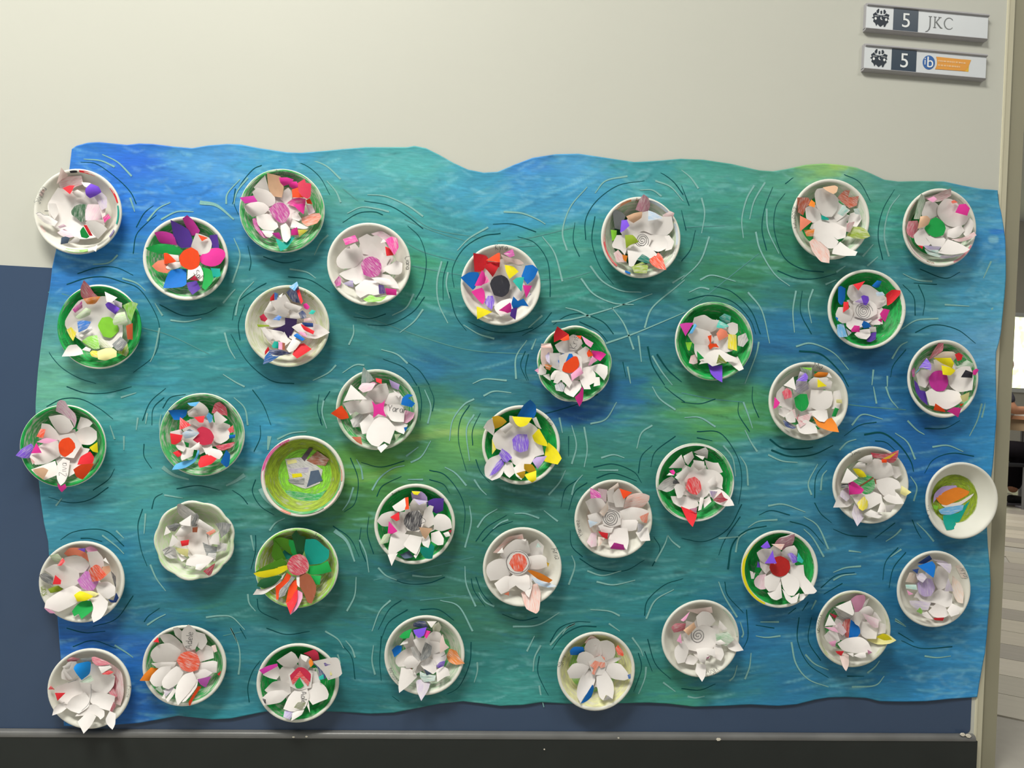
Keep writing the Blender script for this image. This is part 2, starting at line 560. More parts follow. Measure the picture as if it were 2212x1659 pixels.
def skin_mesh(name, pts, edges, radii, mat, parent, root=0, levels=2):
    me = bpy.data.meshes.new(name)
    me.from_pydata(pts, edges, [])
    o = bpy.data.objects.new(name, me)
    link(o, parent)
    md = o.modifiers.new('skin', 'SKIN')
    md.use_smooth_shade = True
    if not me.skin_vertices:
        bpy.context.view_layer.objects.active = o
    sv = me.skin_vertices[0].data if me.skin_vertices else None
    if sv is None:
        bm = bmesh.new()
        bm.from_mesh(me)
        bm.verts.layers.skin.verify()
        bm.to_mesh(me)
        bm.free()
        sv = me.skin_vertices[0].data
    for i, r in enumerate(radii):
        sv[i].radius = r if isinstance(r, tuple) else (r, r)
        sv[i].use_root = (i == root)
    s = o.modifiers.new('sub', 'SUBSURF')
    s.levels = s.render_levels = levels
    dg = bpy.context.evaluated_depsgraph_get()
    m2 = bpy.data.meshes.new_from_object(o.evaluated_get(dg))
    m2.name = name
    o.modifiers.clear()
    o.data = m2
    m2.materials.clear()
    m2.materials.append(mat)
    m2.polygons.foreach_set('use_smooth', [True] * len(m2.polygons))
    return o


# person seated on the near side of the table, seen side on; x to the right, facing +x
pe = empty('person', (TX - 0.62, TY - 0.1, 0.0), 'person in dark top and black trousers seated at the hall table', 'person')
B = [(0, 0, .50), (0, 0, .66), (.01, 0, .84), (.02, 0, .98), (.03, 0, 1.06), (.05, 0, 1.13),            # pelvis .. neck, head base
     (.0, -.14, .97), (.06, -.17, .84), (.26, -.12, .845), (.34, -.10, .85),                              # near arm resting on the table
     (.0, .14, .97), (.06, .17, .84), (.26, .12, .845), (.34, .10, .85),
     (.0, -.08, .50), (.34, -.09, .50), (.30, -.09, .10), (.0, .08, .50), (.34, .09, .50), (.30, .09, .10)]
E = [(0, 1), (1, 2), (2, 3), (3, 4), (4, 5), (3, 6), (6, 7), (7, 8), (8, 9), (3, 10), (10, 11), (11, 12), (12, 13), (0, 14), (14, 15), (15, 16), (0, 17), (17, 18), (18, 19)]
Rr = [(.12, .10), (.11, .09), (.12, .09), (.11, .075), .05, .05, .05, .042, .034, .025, .05, .042, .034, .025, .075, .06, .042, .075, .06, .042]
skin_mesh('body', B, E, Rr, M_SKIN, pe)
hb = bmesh.new()
bmesh.ops.create_uvsphere(hb, u_segments=20, v_segments=14, radius=0.1)
for v in hb.verts:
    v.co.x *= 0.95 if v.co.z < 0 else 1.0
    v.co.y *= 0.80
    v.co.z *= 1.18
    if v.co.x > 0.085 and abs(v.co.y) < 0.02 and -0.03 < v.co.z < 0.02:
        v.co.x += 0.018
    v.co += Vector((.07, 0, 1.23))
bm_obj('head', hb, M_SKIN, pe, True)
hb = bmesh.new()
bmesh.ops.create_uvsphere(hb, u_segments=20, v_segments=14, radius=0.108)
for v in hb.verts:
    v.co.y *= 0.82
    v.co.z *= 1.16
    if v.co.x > 0.03 and v.co.z < 0.05:
        v.co.x = 0.03
    v.co += Vector((.062, 0, 1.242))
bm_obj('hair', hb, M_HAIR, pe, True)
skin_mesh('top', B[:4] + [(.0, -.145, .97), (.05, -.172, .88), (.0, .145, .97), (.05, .172, .88)], [(0, 1), (1, 2), (2, 3), (3, 4), (4, 5), (3, 6), (6, 7)],
          [(.135, .115), (.125, .105), (.135, .105), (.12, .085), .062, .058, .062, .058], M_TOP, pe)
skin_mesh('trousers', [(0, 0, .50), (0, 0, .58), (.0, -.085, .50), (.345, -.095, .50), (.31, -.095, .12), (.0, .085, .50), (.345, .095, .50), (.31, .095, .12)],
          [(0, 1), (0, 2), (2, 3), (3, 4), (0, 5), (5, 6), (6, 7)], [(.135, .115), (.13, .11), .09, .075, .062, .09, .075, .062], M_TRS, pe)
for s in (-1, 1):
    sh = skin_mesh('shoe', [(.26, s * .095, .05), (.36, s * .095, .045), (.45, s * .095, .035)], [(0, 1), (1, 2)], [(.045, .045), (.045, .04), (.038, .028)], M_SHOE, pe, levels=2)
    box('sole', (.21, s * .095 - .042, .0), (.49, s * .095 + .042, .016), M_SOLE, sh, bevel=0.006)
ch = empty('hall_chair', (TX - 0.62, TY - 0.1, 0.0), 'dark chair under the person seated at the hall table', 'chair')
box('seat', (-.2, -.2, .36), (.2, .2, .39), M_SHOE, ch, bevel=0.008)
box('backrest', (-.21, -.19, .60), (-.185, .19, .84), M_SHOE, ch, bevel=0.008)
for lx in (-.18, .18):
    for ly in (-.18, .18):
        bm = bmesh.new()
        bmesh.ops.create_cone(bm, cap_ends=True, segments=10, radius1=0.011, radius2=0.012, depth=0.6 if lx < 0 else .36, matrix=Matrix.Translation((lx, ly, 0.3 if lx < 0 else .18)))
        bm_obj('leg', bm, M_TBM, ch)
# ------------------------------------------------------------------ the painted mural sheet
def P(s):
    return np.array([[float(a) for a in p.split(',')] for p in s.split()])


TOP = P('155,322 165,315 190,308 215,307 245,310 275,313 300,310 330,311 370,316 415,320 450,314 490,311 520,312 560,320 620,329 650,330 700,326 740,322 790,318 840,318 880,318 895,315 920,320 950,335 980,352 1010,366 1045,373 1075,371 1110,356 1150,341 1200,333 1250,332 1290,338 1330,344 1370,350 1410,348 1470,343 1520,345 1580,354 1640,368 1670,370 1700,365 1740,356 1780,353 1815,356 1850,362 1880,374 1910,388 1940,392 1990,391 2040,392 2080,401 2120,408 2155,411')
BOT = P('138,1568 200,1570 255,1565 300,1562 350,1553 385,1546 420,1550 460,1554 500,1552 545,1543 575,1537 650,1535 740,1538 800,1542 850,1540 900,1530 950,1520 1000,1515 1050,1521 1080,1525 1130,1523 1170,1517 1220,1520 1300,1520 1400,1518 1440,1520 1500,1527 1560,1525 1620,1522 1680,1525 1720,1522 1760,1512 1790,1507 1830,1506 1870,1508 1900,1515 1950,1516 2000,1515 2050,1510 2111,1506')
LEF = P('155,322 153,340 150,365 131,470 121,540 113,577 108,620 101,660 95,700 88,750 82,800 79,840 77,870 77,920 80,1000 85,1050 88,1080 95,1130 104,1170 107,1220 116,1290 124,1330 127,1370 131,1420 134,1480 138,1568')
RIG = P('2155,411 2158,440 2163,460 2168,490 2172,520 2173,560 2173,600 2170,640 2165,690 2162,720 2158,740 2152,760 2151,790 2152,850 2153,900 2150,940 2147,980 2144,1010 2140,1040 2136,1080 2132,1140 2134,1180 2138,1220 2140,1260 2138,1300 2135,1330 2132,1370 2128,1410 2122,1440 2116,1475 2111,1506')
CP = '''170,335,1a6fc4 300,345,1260c8 450,350,3a8cc8 600,345,2f90bb 750,350,3a94a8 880,345,3f9fa0 1000,395,2f8fae 1130,360,2f7fc4 1250,350,3f93c4 1380,370,2f9098 1550,370,3a9488 1700,390,3f937f 1815,362,8cbc58 1860,380,3f8f88 1900,405,3c8a80 2000,415,3f8f80 2100,440,2f86a8 2150,470,2e8fc4
290,450,0f6cc4 400,430,1877c8 480,500,1677b8 720,420,3a9088 900,450,2f8f90 1000,480,2a8a96 1100,450,2590b4 1200,420,2a88b4 1230,520,2f8f80 1520,480,2c8478 1600,450,2f8a76 1650,540,2a7f68 1920,460,2f8a72 2140,520,2684c0
130,600,1a70b8 300,600,1f78a8 180,560,1b76b8 540,580,2a7f85 680,640,267a78 900,560,2f8f6c 930,640,2a8874 1200,600,2a8474 1300,640,22756c 1600,600,2a7a52 1650,560,2f7f55 1750,620,2a7060 1700,680,156f9c 2020,640,2f7f88 2120,650,3a95b8
100,790,529c8c 340,760,1f7f8c 450,740,22807f 480,660,2a8079 720,760,1f7585 770,740,2a7a78 880,700,287c86 930,780,1d6a90 1000,740,20707f 1080,760,1a6a88 1400,700,1c6a80 1390,820,1f6f7c 1650,780,1f6f88 1700,740,1a689a 1880,780,0c5888 1950,700,2a7a90 2130,740,4f97c0
110,840,5aa88c 250,850,2f8f90 330,850,2a8798 600,850,1a7590 700,900,2f7a65 950,850,2a7060 900,960,2f7550 1050,850,1f6f80 1230,900,0a549a 1330,850,165f98 1400,930,2a7a75 1500,880,3a8a55 1560,890,4a9a50 1620,900,3f8f52 1880,900,0c64a4 1990,930,085c9c 2130,900,1f80b8
260,1000,2f8f9a 300,1050,3a8f8a 500,1060,3a8a80 560,960,2088b0 780,1010,5a9a3c 850,1020,4f9a40 960,930,72b058 1000,960,60a54c 1260,960,2f7f70 1300,1000,2a7a6a 1380,930,2f8075 1640,1010,2a7f8f 1700,1050,2a7a95 2000,1000,0c60a4 2140,1000,1f85bc
130,1110,2f88a0 280,1120,2f8a90 330,1180,2a7f90 540,1150,2f7a7a 760,1090,2f7040 800,1070,3f803c 1020,1100,2a6f58 1080,1060,256a60 1200,1080,2a7068 1480,1200,25787a 1600,1120,2a8090 1800,1150,22708f 1950,1150,186d96 560,1100,2a7868 260,1180,1f7594
290,1280,1f7590 140,1380,0c5cae 330,1310,1f6f7a 520,1310,20706f 760,1280,1f6560 800,1250,1f6f72 1000,1300,2a6a56 1060,1350,2a6f60 1250,1280,20757a 1400,1300,1f7a80 1620,1380,1070a4 1780,1280,1a6f98 1930,1320,15709c 2120,1240,2a85a5 2130,1320,1f80b4
130,1440,1464b4 300,1530,0c5cae 290,1400,1664b4 520,1450,1f7580 430,1540,1f8a98 760,1480,1a7078 800,1400,20787a 1030,1450,1f7a78 1100,1500,2a8a85 1150,1400,207a78 1420,1480,2a806f 1480,1520,2f8a75 1600,1480,1a7590 1700,1500,16709c 1950,1450,026590 2050,1500,1f85c0 2100,1440,1f80b4 1800,1510,1f7590 220,1340,1060ac'''
cps = [c.split(',') for c in CP.split()]
CXY = np.array([[float(c[0]), float(c[1])] for c in cps])
CRGB = np.array([lin([int(c[2][i:i + 2], 16) / 255 for i in (0, 2, 4)]) for c in cps])


def vnoise(x, y, seed):
    """smooth value noise on arrays"""
    r = np.random.default_rng(seed).random((64, 64))
    xi, yi = np.floor(x).astype(int), np.floor(y).astype(int)
    fx, fy = x - xi, y - yi
    fx, fy = fx * fx * (3 - 2 * fx), fy * fy * (3 - 2 * fy)
    g = lambda a, b: r[a % 64, b % 64]
    return (g(xi, yi) * (1 - fx) + g(xi + 1, yi) * fx) * (1 - fy) + (g(xi, yi + 1) * (1 - fx) + g(xi + 1, yi + 1) * fx) * fy


def base_color(x, y):
    wx = x + 70 * (vnoise(x / 90, y / 30, 1) - 0.5) + 30 * (vnoise(x / 25, y / 9, 2) - 0.5)
    wy = y + 46 * (vnoise(x / 110, y / 34, 3) - 0.5) + 16 * (vnoise(x / 30, y / 8, 4) - 0.5)
    num = np.zeros(x.shape + (3,))
    den = np.zeros(x.shape)
    for (cx, cy), c in zip(CXY, CRGB):
        d2 = ((wx - cx) * 0.62) ** 2 + (wy - cy) ** 2
        wgt = 1.0 / (d2 + 500.0) ** 1.6
        num += wgt[..., None] * c
        den += wgt
    return num / den[..., None]


# painting raster over the pixel box of the sheet (3 px cells), brush strokes laid one by one
X0, Y0, CELL = 60.0, 290.0, 2.6
NX, NY = int((2190 - X0) / CELL), int((1585 - Y0) / CELL)
gx, gy = np.meshgrid(X0 + CELL * np.arange(NX), Y0 + CELL * np.arange(NY))
IMG = base_color(gx, gy)
rs = np.random.default_rng(5)


def stroke(cx, cy, L, Wd, ang, col, alpha):
    ca_, sa_ = math.cos(ang), math.sin(ang)
    hx_, hy_ = abs(L * ca_) + abs(Wd * sa_) + 4, abs(L * sa_) + abs(Wd * ca_) + 4
    i0, i1 = max(int((cx - hx_ - X0) / CELL), 0), min(int((cx + hx_ - X0) / CELL) + 1, NX)
    j0, j1 = max(int((cy - hy_ - Y0) / CELL), 0), min(int((cy + hy_ - Y0) / CELL) + 1, NY)
    if i1 <= i0 or j1 <= j0:
        return
    dx, dy = gx[j0:j1, i0:i1] - cx, gy[j0:j1, i0:i1] - cy
    u, v = (dx * ca_ + dy * sa_) / L, (-dx * sa_ + dy * ca_ + 0.10 * (dx * ca_) ** 2 / L) / Wd
    a = np.clip(1.25 - (u ** 4 + v ** 2), 0, 1) * alpha
    a *= 0.75 + 0.25 * np.sin(v * 9 + cx)
    IMG[j0:j1, i0:i1] += a[..., None] * (col - IMG[j0:j1, i0:i1])


N_ST = 7500
sx = rs.uniform(70, 2180, N_ST)
sy = rs.uniform(295, 1580, N_ST)
sc = base_color(sx[None, :], sy[None, :])[0]
for k in range(N_ST):
    x, y = sx[k], sy[k]
    edge = min(1.0, max(0.0, (y - 330) / 120.0))
    ang = 0.10 * math.sin(x / 260.0 + y / 300.0) + rs.normal(0, 0.10 if edge > 0.9 else 0.28)
    if 700 < x < 1250 and 400 < y < 820:
        ang += 0.30 * (1.0 if x < 980 else -0.75)
    q = rs.random()
    f = max(0.45, 1.0 + rs.normal(0, 0.27))
    c = sc[k] * f
    if q < 0.12:
        c = sc[k] * 0.62 + np.array([0.10, 0.26, 0.26])       # pale scumble
    elif q < 0.22:
        c = sc[k] * 0.78 + np.array([0.0, 0.03, 0.10])        # bluer
    elif q < 0.30:
        c = sc[k] * 0.85 + np.array([0.02, 0.06, 0.0])        # greener
    L = rs.uniform(12, 70) * (0.55 if edge < 0.6 else 1.0)
    stroke(x, y, L, rs.uniform(1.8, 5.0), ang, np.clip(c, 0.0, 0.8), rs.uniform(0.22, 0.72))
# loose light dabs along the top band, the corners and the left edge
for (x0, x1, y0, y1, nn) in ((160, 900, 320, 450, 120), (850, 1500, 330, 470, 150), (1450, 2140, 360, 430, 60), (2080, 2165, 420, 760, 70), (80, 260, 560, 900, 50), (2060, 2140, 1180, 1500, 40),
                             (880, 1180, 1400, 1520, 36), (120, 420, 1320, 1560, 36), (1960, 2110, 1440, 1510, 30), (400, 560, 940, 1100, 24)):
    for _ in range(nn):
        x, y = rs.uniform(x0, x1), rs.uniform(y0, y1)
        c = base_color(np.array([[x]]), np.array([[y]]))[0, 0]
        c = c * 0.7 + rs.choice([0.6, 1.0]) * np.array([0.09, 0.20, 0.22])
        stroke(x, y, rs.uniform(6, 22), rs.uniform(2, 5), rs.normal(-0.1, 0.35), c, rs.uniform(0.3, 0.75))
for (x, y, L, Wd, a, c, al) in ((1812, 361, 22, 8, 0.1, (0.33, 0.52, 0.11), .8), (2160, 500, 26, 6, -.1, (0.0, 0.13, 0.60), .8), (2146, 518, 12, 9, 0, (.25, .55, .60), .7),
                                (290, 345, 60, 12, .05, (.004, .12, .60), .6), (1250, 895, 90, 22, .0, (.002, .08, .33), .6), (900, 945, 120, 8, -.1, (.26, .45, .10), .6), (1000, 935, 70, 7, 0, (.30, .48, .14), .6),
                                (800, 1030, 70, 10, -.2, (.20, .42, .05), .5), (1540, 888, 90, 8, -.05, (.14, .38, .07), .5), (1330, 832, 80, 10, -.1, (.005, .12, .36), .5), (1200, 835, 60, 9, .1, (.005, .11, .38), .5)):
    stroke(x, y, L, Wd, a, np.array(c), al)
IMG *= 1.34
gr_ = IMG @ np.array([0.2, 0.7, 0.1])
IMG = np.clip(gr_[..., None] * 0.10 + IMG * 0.90, 0.003, 0.9)


def interp_c(c, t):
    d = np.r_[0, np.cumsum(np.hypot(np.diff(c[:, 0]), np.diff(c[:, 1])))]
    d /= d[-1]
    return np.stack([np.interp(t, d, c[:, 0]), np.interp(t, d, c[:, 1])], -1)


GU, GV = 780, 460
u, v = np.linspace(0, 1, GU), np.linspace(0, 1, GV)
T_, B_, L_, R_ = interp_c(TOP, u), interp_c(BOT, u), interp_c(LEF, v), interp_c(RIG, v)
uu, vv = np.meshgrid(u, v)
S = ((1 - vv)[..., None] * T_[None] + vv[..., None] * B_[None] + (1 - uu)[..., None] * L_[:, None] + uu[..., None] * R_[:, None]
     - ((1 - uu) * (1 - vv))[..., None] * T_[0] - (uu * (1 - vv))[..., None] * T_[-1] - ((1 - uu) * vv)[..., None] * B_[0] - (uu * vv)[..., None] * B_[-1])
ci = np.clip((S[..., 0] - X0) / CELL, 0, NX - 1.001)
cj = np.clip((S[..., 1] - Y0) / CELL, 0, NY - 1.001)
i0, j0 = ci.astype(int), cj.astype(int)
fi, fj = (ci - i0)[..., None], (cj - j0)[..., None]
VC = (IMG[j0, i0] * (1 - fi) + IMG[j0, i0 + 1] * fi) * (1 - fj) + (IMG[j0 + 1, i0] * (1 - fi) + IMG[j0 + 1, i0 + 1] * fi) * fj
edge_d = np.minimum(np.minimum(uu * GU, (1 - uu) * GU), np.minimum(vv * GV, (1 - vv) * GV)) * CELL
lift = 0.0022 + 0.0035 * np.exp(-edge_d / 14.0) * (0.3 + 1.0 * vnoise(uu * 22, vv * 14, 8))
PW = at(S[..., 0], S[..., 1], lift)
MURAL_C = at(1130, 940, 0.0)
mur = empty('lily_pond_mural', tuple(MURAL_C), 'large blue and green painted paper pond mural with wavy edges taped to the wall', 'mural')
vs = (PW - MURAL_C).reshape(-1, 3)
nf = len(vs)
ring = np.r_[np.arange(GU), np.arange(1, GV) * GU + GU - 1, (GV - 1) * GU + np.arange(GU - 2, -1, -1), np.arange(GV - 2, 0, -1) * GU]
back = vs[ring].copy()
back[:, 1] += 0.0010
vs = np.r_[vs, back]
idx = np.arange(GU * GV).reshape(GV, GU)
quads = np.stack([idx[:-1, :-1], idx[1:, :-1], idx[1:, 1:], idx[:-1, 1:]], -1).reshape(-1, 4)
m = len(ring)
rq = np.stack([ring, np.roll(ring, -1), nf + (np.arange(m) + 1) % m, nf + np.arange(m)], -1)
quads = np.r_[quads, rq].astype(np.int32)
me = bpy.data.meshes.new('paper_sheet')
me.vertices.add(len(vs))
me.vertices.foreach_set('co', vs.astype(np.float32).ravel())
me.loops.add(quads.size)
me.loops.foreach_set('vertex_index', quads.ravel())
me.polygons.add(len(quads))
me.polygons.foreach_set('loop_start', np.arange(0, quads.size, 4, dtype=np.int32))
me.update(calc_edges=True)
ca_ = me.color_attributes.new('paint', 'FLOAT_COLOR', 'POINT')
colv = np.ones((len(vs), 4), np.float32)
colv[:nf, :3] = VC.reshape(-1, 3)
colv[nf:, :3] = VC.reshape(-1, 3)[ring] * 0.5 + 0.35
ca_.data.foreach_set('color', colv.ravel())
t = NT('pond_paint')
att = t.n('ShaderNodeVertexColor', layer_name='paint').outputs[0]
co = t.coord()
fine = t.noise(t.mapping(co, (26, 1, 210)), 1.0, 4, 0.6)
fine2 = t.noise(t.mapping(co, (60, 1, 420)), 1.0, 3, 0.6)
k = t.math('ADD', t.math('MULTIPLY', fine, 0.60), t.math('MULTIPLY', fine2, 0.34))
k = t.math('ADD', k, 0.53)
scn = t.n('ShaderNodeVectorMath', operation='SCALE')
t.l(att, scn.inputs[0])
t.l(k, scn.inputs['Scale'])
pale = t.smooth(t.noise(t.mapping(co, (14, 1, 95), (0, 0.1, 0)), 1.0, 4, 0.62), 0.60, 0.80)
col = t.mix(t.math('MULTIPLY', pale, 0.30), scn.outputs[0], (0.28, 0.55, 0.52))
t.bump(fine, 0.12, 0.0006)
me.materials.append(t.done(col, 0.5, 0.35))
me.polygons.foreach_set('use_smooth', [True] * len(me.polygons))
link(bpy.data.objects.new('paper_sheet', me), mur)
